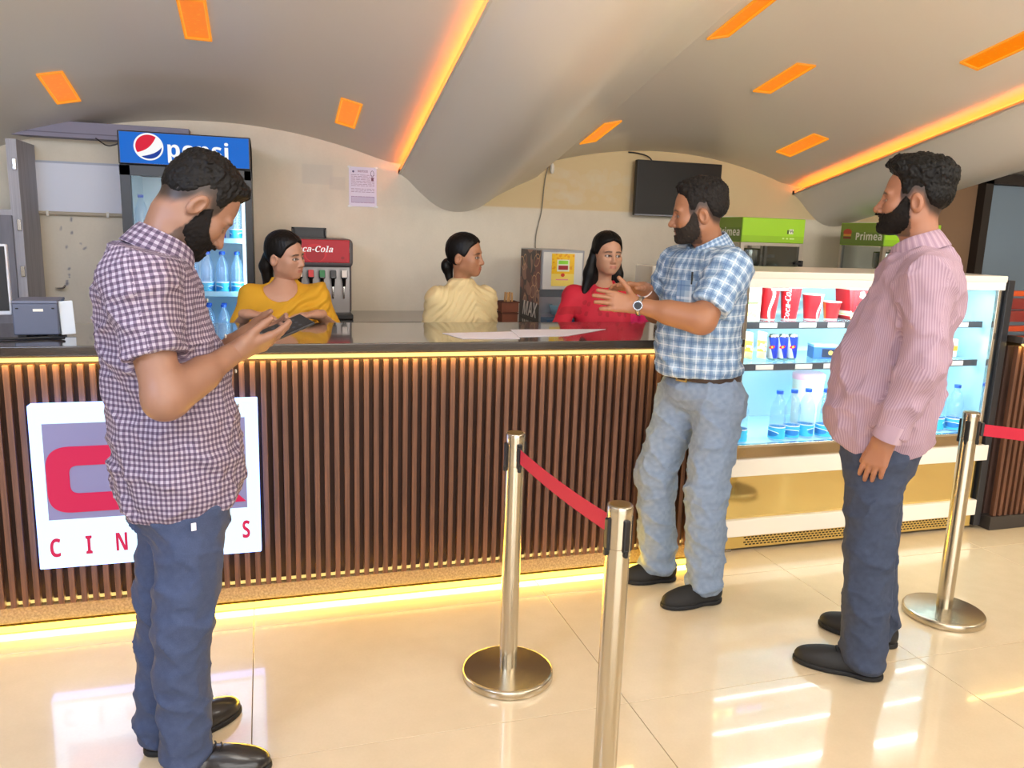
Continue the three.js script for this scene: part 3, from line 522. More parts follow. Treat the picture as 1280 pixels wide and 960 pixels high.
// left corner: cupboard, duct, wall panel, conduit -----------------------
{
  const grain = canvasTex(128, 512, (g, w, h) => { const im = g.createImageData(w, h); for (let i = 0; i < w * h; i++) { const x = i % w, y = (i / w) | 0, n = noise(x * 0.12, y * 0.008, 3) * 16 + noise(x * 0.6, y * 0.03, 6) * 8; im.data[i * 4] = 168 + n; im.data[i * 4 + 1] = 168 + n; im.data[i * 4 + 2] = 176 + n; im.data[i * 4 + 3] = 255; } g.putImageData(im, 0, 0); });
  const t = thing('tall_cupboard', 'tall grey wood-grain cupboard at the far left behind the counter', 'cupboard', [-1.73, 0, -5.2]);
  part(t, 'carcass', box(0.96, 1.58, 0.36, 0, 0.79, 0), std(0xffffff, 0.7, 0, { map: grain })); part(t, 'side_panel', box(0.05, 1.95, 0.37, 0.46, 0.976, 0), std(0xffffff, 0.7, 0, { map: grain }));
  for (const s of [-1, 1]) { const d = part(t, 'door', rbox(0.44, 1.5, 0.02, 0.003, s * 0.22, 0.8, 0.192), std(0xb8b8be, 0.7, 0, { map: grain })); part(d, 'handle', rbox(0.012, 0.14, 0.02, 0.004, s * 0.06, 1.05, 0.21), M.steel); }
  for (const y of [1.25, 1.5, 1.82]) part(t, 'hinge', rbox(0.02, 0.06, 0.012, 0.003, 0.47, y, 0.19), M.steel);
  const d = thing('ceiling_duct', 'grey boxed duct under the ceiling left of the fridge header', 'duct', [-0.9, 2.04, -5.33]);
  part(d, 'box', rbox(1.0, 0.09, 0.12, 0.004), std(0x8b8799, 0.7)); part(d, 'seam', box(1.0, 0.006, 0.124, 0, -0.02, 0), std(0x6f6b7c, 0.7));
  const w = thing('wall_panel', 'pale blue-white board fixed to the wall left of the fridge', 'panel', [-1.02, 1.72, -5.385]);
  part(w, 'board', rbox(0.5, 0.28, 0.02, 0.003), std(0xdfe3ee, 0.7)); part(w, 'edge_strip', box(0.5, 0.012, 0.024, 0, 0.142, 0), std(0xb4bac8, 0.7));
  const c = thing('wall_conduit', 'thin beige conduit running across the wall left of the fridge', 'conduit', [-1.0, 1.57, -5.38]);
  part(c, 'pipe', cyl(0.012, 0.012, 0.62, 0, 0, 0, 12).rotateZ(Math.PI / 2), std(0xb9ad97, 0.6)); for (const x of [-0.2, 0.12]) part(c, 'clip', rbox(0.014, 0.034, 0.03, 0.003, x, 0, 0), M.white);
  const hk = part(scene, numbered('wall_hook'), tube([[-1.19, 1.13, -5.395], [-1.17, 1.13, -5.36], [-1.14, 1.135, -5.35], [-1.13, 1.15, -5.35]], 0.006, 20, 8), M.chrome); meta(hk, 'small chrome hook low on the wall beside the grey cupboard', 'hook');
  const cb = part(scene, numbered('cable'), tube([[-0.9, 2.0, -5.26], [-0.85, 1.965, -5.24], [-0.78, 1.955, -5.1], [-0.72, 1.96, -4.9]], 0.004, 30, 6), M.black); meta(cb, 'thin dark cable sagging from the duct to the blue fridge header', 'cable');
}
// till corner on the counter ---------------------------------------------
{
  const t = thing('receipt_printer', 'slate-blue printer box with a white paper sheet hanging at its side', 'printer', [-0.835, 1.097, -3.5], 0.06);
  part(t, 'body', rbox(0.152, 0.12, 0.17, 0.006, 0, 0.068, 0), std(0x5b6277, 0.5)); part(t, 'lid', rbox(0.154, 0.012, 0.172, 0.004, 0, 0.133, 0), std(0x6a7186, 0.5)); part(t, 'badge', box(0.034, 0.01, 0.002, 0.01, 0.103, 0.086), M.white); for (const s of [-1, 1]) part(t, 'foot', rbox(0.03, 0.01, 0.03, 0.002, s * 0.05, 0.005, 0.06), M.black); for (const s of [-1, 1]) part(t, 'screw', cyl(0.005, 0.005, 0.004, s * 0.06, 0.11, 0.085, 10).rotateX(0), M.black);
  const sh = part(t, 'paper_slip', rbox(0.05, 0.13, 0.012, 0.003, 0, 0, 0), std(0xdfe9f2, 0.8), [0.1, 0.07, 0.05], [0, 0.35, 0.04]);
  const m = thing('till_monitor', 'black till monitor cut by the left edge of the picture', 'monitor', [-1.1, 1.097, -3.5], 0.1);
  part(m, 'screen_casing', rbox(0.34, 0.27, 0.03, 0.006, 0, 0.21, 0), std(0xcfd2da, 0.4)); part(m, 'screen', box(0.325, 0.245, 0.003, 0, 0.214, 0.016), std(0x0a0b10, 0.55)); part(m, 'stand', merge(rbox(0.05, 0.1, 0.03, 0.005, 0, 0.06, -0.01), rbox(0.2, 0.014, 0.15, 0.005, 0, 0.008, 0)), std(0xcfd2da, 0.4));
  const c = part(scene, numbered('cable'), tube([[-1.0, 1.103, -3.38], [-0.95, 1.103, -3.33], [-0.86, 1.103, -3.34], [-0.78, 1.103, -3.36], [-0.72, 1.104, -3.34]], 0.005, 30, 6), M.black); meta(c, 'black cable lying in front of the slate-blue printer', 'cable');
}
// popcorn machines ---------------------------------------------------------
function popcorn(x, label) {
  const t = thing('popcorn_machine', label, 'popcorn machine', [x, 1.0, -4.6]), green = std(0x86b81c, 0.4), dark = std(0x6f8f2a, 0.45);
  const sign = canvasTex(256, 96, (g, w, h) => { g.fillStyle = '#6c8a34'; g.fillRect(0, 0, w, h); g.fillStyle = '#7d9a36'; g.fillRect(0, 0, w, 40); text(g, 'Primea', 170, 58, 46, '#e8e8d8'); g.fillStyle = '#b8442c'; g.beginPath(); g.ellipse(42, 40, 26, 16, 0, 0, 7); g.fill(); g.fillStyle = '#d89a3a'; g.fillRect(18, 48, 48, 10); g.fillStyle = '#7a2a1c'; g.fillRect(18, 60, 48, 10); });
  const logo = canvasTex(256, 96, (g, w, h) => { g.fillStyle = '#9ad01e'; g.fillRect(0, 0, w, h); g.fillStyle = '#8fc01c'; g.fillRect(0, 70, w, 26); g.fillStyle = '#e8efd8'; g.fillRect(192, 40, 18, 20); g.fillStyle = '#26301a'; g.fillRect(184, 44, 6, 16); for (let i = 0; i < 4; i++) g.fillRect(194 + i * 4, 42 + (i % 2) * 6, 3, 8); g.fillStyle = '#c8e88a'; g.fillRect(166, 76, 8, 6); g.fillRect(182, 76, 8, 6); g.fillRect(196, 76, 20, 6); });
  part(t, 'header', rbox(0.48, 0.16, 0.45, 0.006, 0.24, 0.61, -0.225), green);
  part(t, 'header_sign', new THREE.PlaneGeometry(0.44, 0.15), std(0xffffff, 0.45, 0, { map: sign }), [-0.0015, 0.61, -0.225], [0, -Math.PI / 2, 0]);
  part(t, 'header_logo', new THREE.PlaneGeometry(0.47, 0.152), std(0xffffff, 0.35, 0, { map: logo }), [0.24, 0.61, 0.0015]);
  for (const [px, pz] of [[0.015, -0.015], [0.465, -0.015], [0.015, -0.435], [0.465, -0.435]]) part(t, 'post', box(0.026, 0.48, 0.026, px, 0.29, pz), M.steelBrushed);
  part(t, 'base', rbox(0.48, 0.1, 0.45, 0.004, 0.24, 0.05, -0.225), M.steelBrushed);
  part(t, 'back_panel', box(0.006, 0.43, 0.42, 0.466, 0.315, -0.225), std(0x8d8a80, 0.35, 0.7));
  part(t, 'door_glass', box(0.004, 0.42, 0.4, 0.012, 0.315, -0.225), phys(0xdfe8ec, 0.05, { transmission: 1, thickness: 0 }));
  part(t, 'side_glass', box(0.44, 0.42, 0.004, 0.24, 0.315, -0.01), phys(0xe8eef0, 0.05, { transmission: 1, thickness: 0 }));
  part(t, 'top_rail', box(0.44, 0.02, 0.02, 0.24, 0.52, -0.015), M.steelBrushed); part(t, 'divider', box(0.02, 0.42, 0.02, 0.2, 0.31, -0.02), std(0x5b5852, 0.4, 0.6));
  part(t, 'kettle', lathe([[0.001, 0], [0.06, 0], [0.075, 0.03], [0.075, 0.12], [0.07, 0.13], [0.001, 0.13]], 24), M.steel, [0.22, 0.36, -0.23]);
  part(t, 'kettle_arm', merge(box(0.02, 0.1, 0.02, 0.22, 0.49, -0.23), box(0.2, 0.02, 0.02, 0.32, 0.44, -0.23)), M.steelBrushed);
  for (const px of [0.03, 0.44]) part(t, 'latch', merge(rbox(0.06, 0.016, 0.03, 0.004, px, 0.4, 0.012), rbox(0.02, 0.04, 0.03, 0.004, px + 0.02, 0.4, 0.014)), M.black);
  return t;
}
popcorn(2.97, 'popcorn machine with bright green header left of the pair, above the cup shelf');
popcorn(4.1, 'green-topped popcorn machine partly behind the head of the man in pink');
// ================================================================ DISPLAY CASE
{
  const X0 = 2.17, X1 = 3.74, W = X1 - X0, CX = (X0 + X1) / 2, t = thing('display_case', 'long glass-fronted display case with white and gold base', 'display case', [CX, 0, -3.28]);
  const D = 0.66, gold = std(0xd8bd78, 0.3, 0.75), mirror = std(0xf2dc9c, 0.08, 1), wht = phys(0xf2ede2, 0.3, { clearcoat: 0.3 });
  const grillTex = canvasTex(1024, 64, (g, w, h) => { g.fillStyle = '#d6b86a'; g.fillRect(0, 0, w, h); g.fillStyle = '#2a2212'; for (let r = 0; r < 4; r++) for (let i = 0; i < 62; i++) { const x = 70 + i * 14.4 + (r % 2) * 7.2; if (x < 960) g.fillRect(x, 8 + r * 12.5, 9.5, 6.5); } });
  part(t, 'grille', box(W - 0.01, 0.066, 0.012, 0, 0.05, -0.012), std(0xffffff, 0.35, 0.5, { map: grillTex }));
  part(t, 'base_body', box(W - 0.02, 0.46, D - 0.04, 0, 0.26, -D / 2 - 0.01), std(0x4b4740, 0.6));
  for (const x of [-W / 2 + 0.02, W / 2 - 0.06]) part(t, 'foot', merge(rbox(0.05, 0.012, 0.05, 0.003, x, 0.006, -0.03), cyl(0.012, 0.012, 0.03, x, 0.018, -0.03, 12)), M.steel);
  part(t, 'lower_band', rbox(W + 0.02, 0.088, 0.03, 0.004, 0, 0.127, -0.006), wht);
  part(t, 'mirror_panel', box(W - 0.01, 0.232, 0.01, 0, 0.285, -0.02), mirror);
  part(t, 'upper_band', rbox(W + 0.06, 0.086, 0.036, 0.004, 0.0, 0.443, -0.002), wht);
  part(t, 'steel_ledge', box(W, 0.06, 0.02, 0, 0.516, -0.014), std(0xb9a78c, 0.16, 1));
  part(t, 'sill', rbox(W, 0.012, 0.03, 0.002, 0, 0.551, -0.012), M.chrome);
  part(t, 'deck', box(W - 0.03, 0.01, D - 0.04, 0, 0.532, -D / 2), std(0xbfe6f2, 0.3));
  part(t, 'front_glass', box(W - 0.02, 0.78, 0.005, 0, 0.95, -0.01), M.glass);
  part(t, 'back_panel', box(W - 0.03, 0.86, 0.012, 0, 0.94, -D + 0.01), std(0xc3dfe8, 0.25, 0.3));
  part(t, 'top', rbox(W + 0.01, 0.035, D, 0.006, 0, 1.385, -D / 2 + 0.005), wht);
  part(t, 'top_fascia', rbox(W, 0.05, 0.012, 0.003, 0, 1.352, -0.004), phys(0xf4f6f2, 0.3, { clearcoat: 0.3 }));
  part(t, 'end_post', rbox(0.045, 1.36, 0.07, 0.004, W / 2 + 0.03, 0.7, -0.025), std(0x26282e, 0.35)); part(t, 'end_wall', box(0.02, 0.86, D - 0.08, W / 2 + 0.02, 0.95, -D / 2 - 0.02), std(0xbcd6de, 0.2, 0.4)); part(t, 'end_panel', box(0.02, 0.52, D - 0.08, W / 2 + 0.02, 0.27, -D / 2 - 0.02), std(0x26282e, 0.35));
  part(t, 'end_post', rbox(0.02, 0.82, 0.03, 0.003, -W / 2 + 0.01, 0.96, -0.016), M.steelBrushed);
  part(t, 'side_glass', box(0.005, 0.8, D - 0.04, -W / 2 + 0.006, 0.95, -D / 2), M.glass);
  part(t, 'corner_post', rbox(0.03, 0.82, 0.02, 0.003, W / 2 - 0.015, 0.95, -0.02), M.chrome);
  const COOL = new THREE.Color(0.78, 0.95, 1);
  part(t, 'light_tube', rbox(W - 0.1, 0.018, 0.06, 0.006, 0, 1.337, -0.06), glow(new THREE.Color(0.9, 1, 0.95), 2.6));
  const l1 = new THREE.RectAreaLight(COOL, 34, W - 0.1, 0.06); l1.position.set(0, 1.312, -0.06); l1.rotation.set(-Math.PI / 2 + 0.45, 0, 0); l1.name = 'case_light'; l1.castShadow = true; t.add(l1);
  for (const [y, nm] of [[1.148, 'upper'], [0.938, 'lower']]) {
    const s = part(t, 'shelf', box(W - 0.04, 0.008, 0.4, 0, y, -0.3), phys(0xcdeef2, 0.06, { transmission: 0.85, thickness: 0 }));
    part(s, 'price_rail', box(W - 0.04, 0.034, 0.008, 0, y - 0.012, -0.096), std(0x4a4f58, 0.4));
    for (let i = 0; i < 7; i++) part(s, 'price_tag', box(0.1, 0.024, 0.003, -W / 2 + 0.2 + i * 0.2 + (i % 2) * 0.03, y - 0.012, -0.09), std([0xe8ecec, 0xdfe8ea, 0xe8b23a][i % 7 === 3 ? 2 : i % 2], 0.5));
    part(s, 'shelf_light', rbox(W - 0.1, 0.01, 0.045, 0.003, 0, y - 0.012, -0.13), glow(COOL, 2));
    const l = new THREE.RectAreaLight(COOL, 26, W - 0.1, 0.045); l.position.set(0, y - 0.03, -0.13); l.rotation.set(-Math.PI / 2 + 0.5, 0, 0); l.name = 'shelf_lamp'; l.castShadow = true; t.add(l);
  }
}
const onUpper = 1.153, onLower = 0.943, onDeck = 0.538, ZP = -3.5;
// paper cups
function cup(name, label, x, h, r, tex, z = ZP) {
  const t = thing(name, label, 'cup', [x, onUpper, z]);
  part(t, 'wall', new THREE.CylinderGeometry(r, r * 0.72, h - 0.006, 32, 1, true).translate(0, h / 2, 0), std(0xffffff, 0.45, 0, { map: tex, side: THREE.DoubleSide }));
  part(t, 'base', cyl(r * 0.72, r * 0.7, 0.006, 0, 0.003, 0), M.white); part(t, 'rim', new THREE.TorusGeometry(r, 0.003, 8, 32).rotateX(Math.PI / 2).translate(0, h, 0), M.white);
  return t;
}
const redCup = (words, wave, rot = 0) => canvasTex(512, 256, (g, w, h) => {
  g.fillStyle = '#c3121f'; g.fillRect(0, 0, w, h);
  for (const x of [0, 256]) { if (wave) { g.fillStyle = '#f2e8e2'; g.beginPath(); g.moveTo(x + 118, 0); g.bezierCurveTo(x + 175, 90, x + 70, 150, x + 118, h); g.lineTo(x + 140, h); g.bezierCurveTo(x + 100, 150, x + 200, 90, x + 150, 0); g.fill(); } if (words) text(g, words, x + 150, 128, 72, '#fbeeee', { font: 'serif', style: 'italic bold', rot: -Math.PI / 2, sx: 0.86 }); }
});
const t1 = redCup('', true), t2 = redCup('Coca-Cola', false);
cup('paper_cup', 'tall red paper cup with a white wave, leftmost of the cups in the case', 2.452, 0.162, 0.05, t1).rotation.y = 1.2;
cup('paper_cup', 'tall red paper cup with white script lettering in the display case', 2.578, 0.162, 0.052, t2).rotation.y = 0.4;
cup('paper_cup', 'medium red paper cup with a white wave right of the script cup', 2.715, 0.128, 0.053, t1).rotation.y = 1.8;
cup('paper_cup', 'small red and orange paper tub between the medium cup and popcorn box', 2.835, 0.09, 0.046, canvasTex(256, 64, (g, w, h) => { g.fillStyle = '#c21c22'; g.fillRect(0, 0, w, h); g.fillStyle = '#ef8a3c'; for (const x of [40, 168]) g.fillRect(x, 0, 30, h); }));
{ // popcorn box
  const tex = canvasTex(512, 320, (g, w, h) => {
    g.fillStyle = '#c21a26'; g.fillRect(0, 0, w, h); g.fillStyle = '#8d1018'; for (let i = 0; i < 6; i++) g.fillRect(i * 90 + 50, 0, 30, h);
    g.fillStyle = '#f2ead2'; for (let i = 0; i < 90; i++) { g.beginPath(); g.arc(rnd() * w, h - 30 - Math.abs(rnd() - 0.3) * 70, 10 + rnd() * 12, 0, 7); g.fill(); } g.fillStyle = '#e8d088'; for (let i = 0; i < 50; i++) { g.beginPath(); g.arc(rnd() * w, h - 20 - rnd() * 60, 4 + rnd() * 8, 0, 7); g.fill(); }
    g.fillStyle = '#fff'; for (let i = 0; i < 5; i++) { g.beginPath(); g.arc(200 + 26 * Math.cos(i * 1.26), 60 + 22 * Math.sin(i * 1.26), 18, 0, 7); g.fill(); } text(g, 'POP', 400, 130, 110, '#f0a83c', { style: 'italic bold', font: 'serif' });
  });
  const t = thing('popcorn_box', 'wide red popcorn box with lettering in the display case', 'popcorn box', [3.0, onUpper, -3.5]);
  const sh = new THREE.Shape([[-0.085, 0], [0.085, 0], [0.108, 0.16], [-0.108, 0.16]].map((p) => new THREE.Vector2(...p))), g = new THREE.ExtrudeGeometry(sh, { depth: 0.11, bevelEnabled: false }).translate(0, 0, -0.055), uv = g.attributes.uv, p = g.attributes.position;
  for (let i = 0; i < uv.count; i++) uv.setXY(i, (p.getX(i) + 0.108) / 0.216, p.getY(i) / 0.16);
  part(t, 'box', g, std(0xffffff, 0.5, 0, { map: tex })); part(t, 'fold_rim', box(0.22, 0.006, 0.116, 0, 0.16, 0), M.white);
}
{
  const t = thing('price_card', 'small dark price card hanging above the leftmost red cup', 'card', [2.41, 1.335, -3.36]);
  part(t, 'card', rbox(0.098, 0.058, 0.004, 0.0015), std(0x4a3a36, 0.5)); part(t, 'top_edge', box(0.1, 0.01, 0.006, 0, 0.032, 0), M.white);
  const a = thing('menu_card', 'upright white menu card with popcorn print at the left end of the case', 'card', [2.33, onUpper, -3.46], 0.2);
  part(a, 'sheet', box(0.11, 0.18, 0.004, 0, 0.09, 0), std(0xffffff, 0.6, 0, { map: canvasTex(128, 210, (g, w, h) => { g.fillStyle = '#efe9cf'; g.fillRect(0, 0, w, h); text(g, 'MENU', 64, 80, 30, '#d0482c'); g.fillStyle = '#6fae4c'; g.fillRect(20, 104, 88, 14); g.fillStyle = '#e8cf70'; for (let i = 0; i < 18; i++) { g.beginPath(); g.arc(30 + rnd() * 70, 150 + rnd() * 40, 9, 0, 7); g.fill(); } }) })); part(a, 'foot', box(0.1, 0.006, 0.05, 0, 0.003, -0.02), M.white);
}
for (let i = 0; i < 3; i++) { const w = ['left', 'middle', 'right'][i]; place(canProto, 'drink_can', `blue and silver drink can in the display case, ${w} of the three`, 'can', [2.5 + i * 0.058, onLower, ZP], 'cans in the display case', 0.5 + i * 0.15); }
for (let i = 0; i < 2; i++) {                                           // pillow-shaped foil packets leaning on the shelf
  const t = thing('snack_packet', ['cream and yellow snack packet at the far left of the lower glass shelf', 'cream and yellow snack packet leaning right, next to the cans'][i], 'packet', [2.325 + i * 0.08, onLower, ZP + 0.03], 0.35);
  const g = new THREE.BoxGeometry(0.07, 0.13, 0.02, 10, 14, 2), p = g.attributes.position; for (let j = 0; j < p.count; j++) { const u = p.getX(j) / 0.035, v = p.getY(j) / 0.065; p.setZ(j, Math.sign(p.getZ(j)) * (0.002 + 0.017 * (1 - u * u) * (1 - v ** 4)) * (p.getZ(j) === 0 ? 0 : 1)); } g.computeVertexNormals();
  part(t, 'bag', g, std(0xffffff, 0.35, 0.1, { map: canvasTex(64, 128, (c, w, h) => { c.fillStyle = '#e9d9a0'; c.fillRect(0, 0, w, h); c.fillStyle = '#e6b83a'; c.fillRect(0, 40, w, 56); c.fillStyle = '#f6eec8'; for (let k = 0; k < 14; k++) { c.beginPath(); c.arc(rnd() * w, 50 + rnd() * 40, 6, 0, 7); c.fill(); } }) }), [0.012, 0.076, 0], [-0.18, 0, -0.2]); part(t, 'seal', box(0.072, 0.008, 0.003), std(0xd4d0b8, 0.35, 0.4), [0.026, 0.141, -0.012], [-0.18, 0, -0.2]);
}
{
  const t = thing('snack_box', 'blue snack box with a gold emblem lying in the display case', 'box', [2.83, onLower, -3.52], -0.3);
  part(t, 'carton', rbox(0.14, 0.062, 0.09, 0.003, 0, 0.032, 0), std(0x3c6fb4, 0.45)); part(t, 'lid', rbox(0.142, 0.014, 0.092, 0.003, 0, 0.068, 0), std(0x9cc6e0, 0.45)); part(t, 'front_label', box(0.09, 0.044, 0.002, 0.02, 0.032, 0.0455), std(0x22304e, 0.4)); part(t, 'emblem', cyl(0.012, 0.012, 0.002, 0, 0, 0, 20).rotateX(Math.PI / 2), std(0xe0b860, 0.4), [0.02, 0.034, 0.047]);
  const u = thing('snack_tray', 'white snack tray with a dark label beside the blue snack box', 'tray', [2.96, onLower, -3.5]);
  part(u, 'tray', rbox(0.11, 0.03, 0.08, 0.004, 0, 0.016, 0), std(0x39505c, 0.4)); part(u, 'cover', lathe([[0.05, 0], [0.048, 0.02], [0.03, 0.035], [0.001, 0.04]], 20), M.white, [0, 0.03, 0]); part(u, 'label', box(0.08, 0.016, 0.002, 0, 0.016, 0.041), std(0xe6ecec, 0.5));
  const b = thing('plastic_tub', 'round pink-lidded white tub behind the water bottles', 'tub', [2.88, onDeck, -3.68]);
  part(b, 'tub', lathe([[0.001, 0], [0.075, 0], [0.085, 0.26], [0.08, 0.262]], 24), M.white); part(b, 'lid', lathe([[0.001, 0.3], [0.075, 0.3], [0.088, 0.29], [0.088, 0.262]], 24), std(0xf2b8c8, 0.4));
  const o = thing('snack_stack', 'white snack box inside the case near its right end', 'box', [3.62, onLower, -3.5]); part(o, 'carton', rbox(0.09, 0.1, 0.08, 0.003, 0, 0.05, 0), M.white); part(o, 'band', rbox(0.092, 0.03, 0.082, 0.002, 0, 0.05, 0), std(0xe8a030, 0.5));
}
for (let i = 0; i < 13; i++) { const x = 2.505 + i * 0.0955; place(bigBottle, 'water_bottle', `clear water bottle on the display case floor, ${ORD[i]} of the row from the left`, 'bottle', [x, onDeck, -3.41 - (i % 3) * 0.012], 'water bottles on the case floor', i * 1.1); }
place(bigBottle, 'water_bottle', 'single water bottle at the left end of the display case floor', 'bottle', [2.275, onDeck, -3.4]);

// ================================================================ COUNTER TO THE RIGHT OF THE CASE
{
  const t = thing('side_counter', 'slatted side counter with orange stepped ledge right of the display case', 'counter', [3.84, 0, -3.24]);
  part(t, 'carcass', box(1.9, 0.98, 0.6, 0.95, 0.54, -0.36), M.backing);
  part(t, 'plinth', rbox(1.92, 0.075, 0.62, 0.004, 0.94, 0.0385, -0.3), std(0x3a3532, 0.5));
  const g = rbox(0.0205, 0.955, 0.026, 0.0018, 0, 0.555, -0.013, 1); for (let i = 0; i < 46; i++) part(t, 'slat', g, M.slat[(i * 7) % 4], [0.015 + i * 0.0398, 0, 0]);
  part(t, 'worktop', rbox(1.94, 0.036, 0.66, 0.004, 0.95, 1.07, -0.29), M.granite);
  [[1.115, 0.3, 0xb4401c], [1.18, 0.4, 0x7a2420], [1.245, 0.4, 0x7a2420], [1.3, 0.5, 0xc04a18]].forEach(([y, d, c], i) => part(t, 'ledge_board', rbox(1.9, i === 0 || i === 3 ? 0.03 : 0.06, 0.05, 0.004, 0.95, y, -0.12 - i * 0.03), std(c, 0.3)));
}
ledStrip('warm yellow light strip under the ledge of the side counter', [4.79, 1.042, -3.224], 1.88, 0.018, [0, -0.9, -0.4], 46, 1.7);

// ================================================================ QUEUE POSTS
const STEEL_POST = std(0xc4bba8, 0.26, 1);
function queuePost(x, z, label, turn) {
  const t = thing('queue_post', label, 'queue post', [x, 0, z], turn, 'polished steel queue posts');
  part(t, 'base', lathe([[0.0005, 0], [0.155, 0], [0.16, 0.004], [0.16, 0.024], [0.157, 0.029], [0.15, 0.032], [0.06, 0.036], [0.04, 0.04], [0.0005, 0.04]], 64), STEEL_POST);
  part(t, 'pole', cyl(0.0315, 0.0315, 0.83, 0, 0.45, 0, 40), STEEL_POST);
  part(t, 'head', lathe([[0.0005, 0.89], [0.03, 0.89], [0.033, 0.886], [0.033, 0.868], [0.032, 0.865], [0.032, 0.78], [0.0315, 0.778], [0.0005, 0.778]], 40), STEEL_POST);
  part(t, 'cap', lathe([[0.0005, 0.8915], [0.0255, 0.8915], [0.0265, 0.889]], 32), std(0xb09a6a, 0.3, 1));
  for (let i = 0; i < 4; i++) { const a = i * Math.PI / 2 + 0.02; const s = part(t, 'belt_slot', merge(rbox(0.018, 0.085, 0.012, 0.004, 0, 0, 0), rbox(0.01, 0.02, 0.014, 0.003, 0, -0.045, 0.001)), M.black, [Math.sin(a) * 0.033, 0.815, Math.cos(a) * 0.033], [0, a, 0]); }
  return t;
}
queuePost(0.793, -2.47, 'far queue post standing in front of the slatted counter at centre', 0.15);
queuePost(0.838, -1.735, 'nearest queue post in the foreground with its base below the picture', 0.15);
queuePost(2.735, -2.47, 'queue post on a round steel base right of the man in pink', 0.5);
queuePost(3.7, -1.75, 'queue post outside the right edge holding the far end of the red belt', 0.5);
function belt(a, b, label) {
  const L = Math.hypot(b[0] - a[0], b[1] - a[1]), t = thing('queue_belt', label, 'belt barrier', [(a[0] + b[0]) / 2, 0.822, (a[1] + b[1]) / 2], Math.atan2(-(b[1] - a[1]), b[0] - a[0]));
  const g = new THREE.BoxGeometry(L - 0.074, 0.048, 0.0016, 24, 2, 1), p = g.attributes.position; for (let i = 0; i < p.count; i++) { const u = p.getX(i) / (L / 2); p.setY(i, p.getY(i) - 0.012 * (1 - u * u)); } g.computeVertexNormals();
  part(t, 'webbing', g, M.belt); for (const s of [-1, 1]) part(t, 'end_clip', rbox(0.012, 0.054, 0.014, 0.002, s * (L / 2 - 0.046), 0, 0), M.black);
}
belt([0.793, -2.47], [0.838, -1.735], 'red belt stretched between the two queue posts at centre');
belt([2.735, -2.47], [3.7, -1.75], 'red belt leaving the right queue post towards the right edge');
// ================================================================ PEOPLE
const UP = [0, 1, 0];
const frame = (f, u = UP) => { const w = unit(f), s = unit(cross3(u, w)); return [s, cross3(w, s), w]; };   // [side (figure's left), up, front]
const skinMat = new THREE.MeshPhysicalMaterial({ vertexColors: true, roughness: 0.5, clearcoat: 0.12, clearcoatRoughness: 0.45 });
const hairOf = (c, r = 0.6) => phys(c, r, { specularIntensity: 0.45 }), hairMat = hairOf(0x0d0a09), beardMat = hairOf(0x120d0b, 0.8);
const lin = (h) => { const c = new THREE.Color(h); return [c.r, c.g, c.b]; };

// head in its own frame: origin between the ears, z towards the face, y up
function headField(o, neck) {
  const fem = o.fem || 0, jw = 0.047 - 0.008 * fem, nk = 0.057 - 0.012 * fem, ear = o.noEar ? 0 : 1, fat = o.fat || 0;
  return (x, y, z) => {
    const ax = Math.abs(x);
    let d = ellF(x, y - 0.043, z + 0.012, 0.077, 0.09, 0.099);
    d = smin(d, ellF(x, y + 0.022, z - 0.024, 0.061 + 0.006 * fat, 0.078, 0.064), 0.03);
    d = smin(d, capD(ax, y, z, jw + 0.006 * fat, -0.048, -0.004, 0.016, -0.088 + 0.006 * fem, 0.056, 0.02 + 0.005 * fat, 0.016), 0.026);
    d = smin(d, Math.hypot(x, y + 0.088 - 0.006 * fem, z - 0.066 + 0.004 * fem) - 0.018, 0.022);
    d = smin(d, ellF(ax - 0.04, y + 0.014, z - 0.055, 0.025, 0.02, 0.024), 0.022);
    d = smin(d, ellF(ax - 0.034, y + 0.04, z - 0.042, 0.024, 0.03, 0.026), 0.03);
    d = smin(d, ellF(x, y + 0.056, z - 0.066, 0.03, 0.024, 0.021), 0.016);
    d = smin(d, ellF(ax - 0.024, y - 0.027, z - 0.074 + 0.004 * fem, 0.03, 0.01, 0.015), 0.016);
    d = smax(d, -ellF(ax - 0.031, y - 0.004, z - 0.0935, 0.02, 0.0125, 0.014), 0.014);
    d = smin(d, Math.hypot(ax - 0.031, y - 0.003, z - 0.0685) - 0.0152, 0.004);
    d = smax(d, -ellF(ax - 0.0315, y - 0.0015, z - 0.085, 0.0148, 0.0062 + 0.0006 * fem, 0.0115), 0.0012);
    d = smin(d, capD(x, y, z, 0, 0.018, 0.081, 0, -0.026, 0.104 - 0.005 * fem, 0.0072, 0.0105), 0.014);
    d = smin(d, Math.hypot(x, y + 0.029, z - 0.104 + 0.005 * fem) - 0.0108, 0.008);
    d = smin(d, Math.hypot(ax - 0.0125, y + 0.033, z - 0.0935 + 0.004 * fem) - 0.0082, 0.006);
    d = smin(d, ellF(x, y + 0.0545, z - 0.084, 0.022, 0.0052, 0.0088), 0.004);
    d = smin(d, ellF(x, y + 0.0645, z - 0.0825, 0.019, 0.0062, 0.009), 0.004);
    d = smax(d, -ellF(x, y + 0.0592, z - 0.095, 0.021, 0.0011, 0.007), 0.0015);
    if (neck) d = smin(d, capD(x, y, z, 0, -0.05, -0.025, neck[0], neck[1], neck[2], nk, nk * 1.06), 0.03);
    if (ear) {
      const ey = y + 0.004 + (z + 0.01) * 0.2, ez = z + 0.014 - y * 0.2;
      const e = Math.max(ellF(ax - 0.081 - ez * -0.25, ey, ez, 0.0105, 0.033, 0.0195), -ellF(ax - 0.0915 - ez * -0.25, ey - 0.002, ez - 0.004, 0.009, 0.02, 0.011));
      d = smin(d, e, 0.005);
    }
    return d;
  };
}
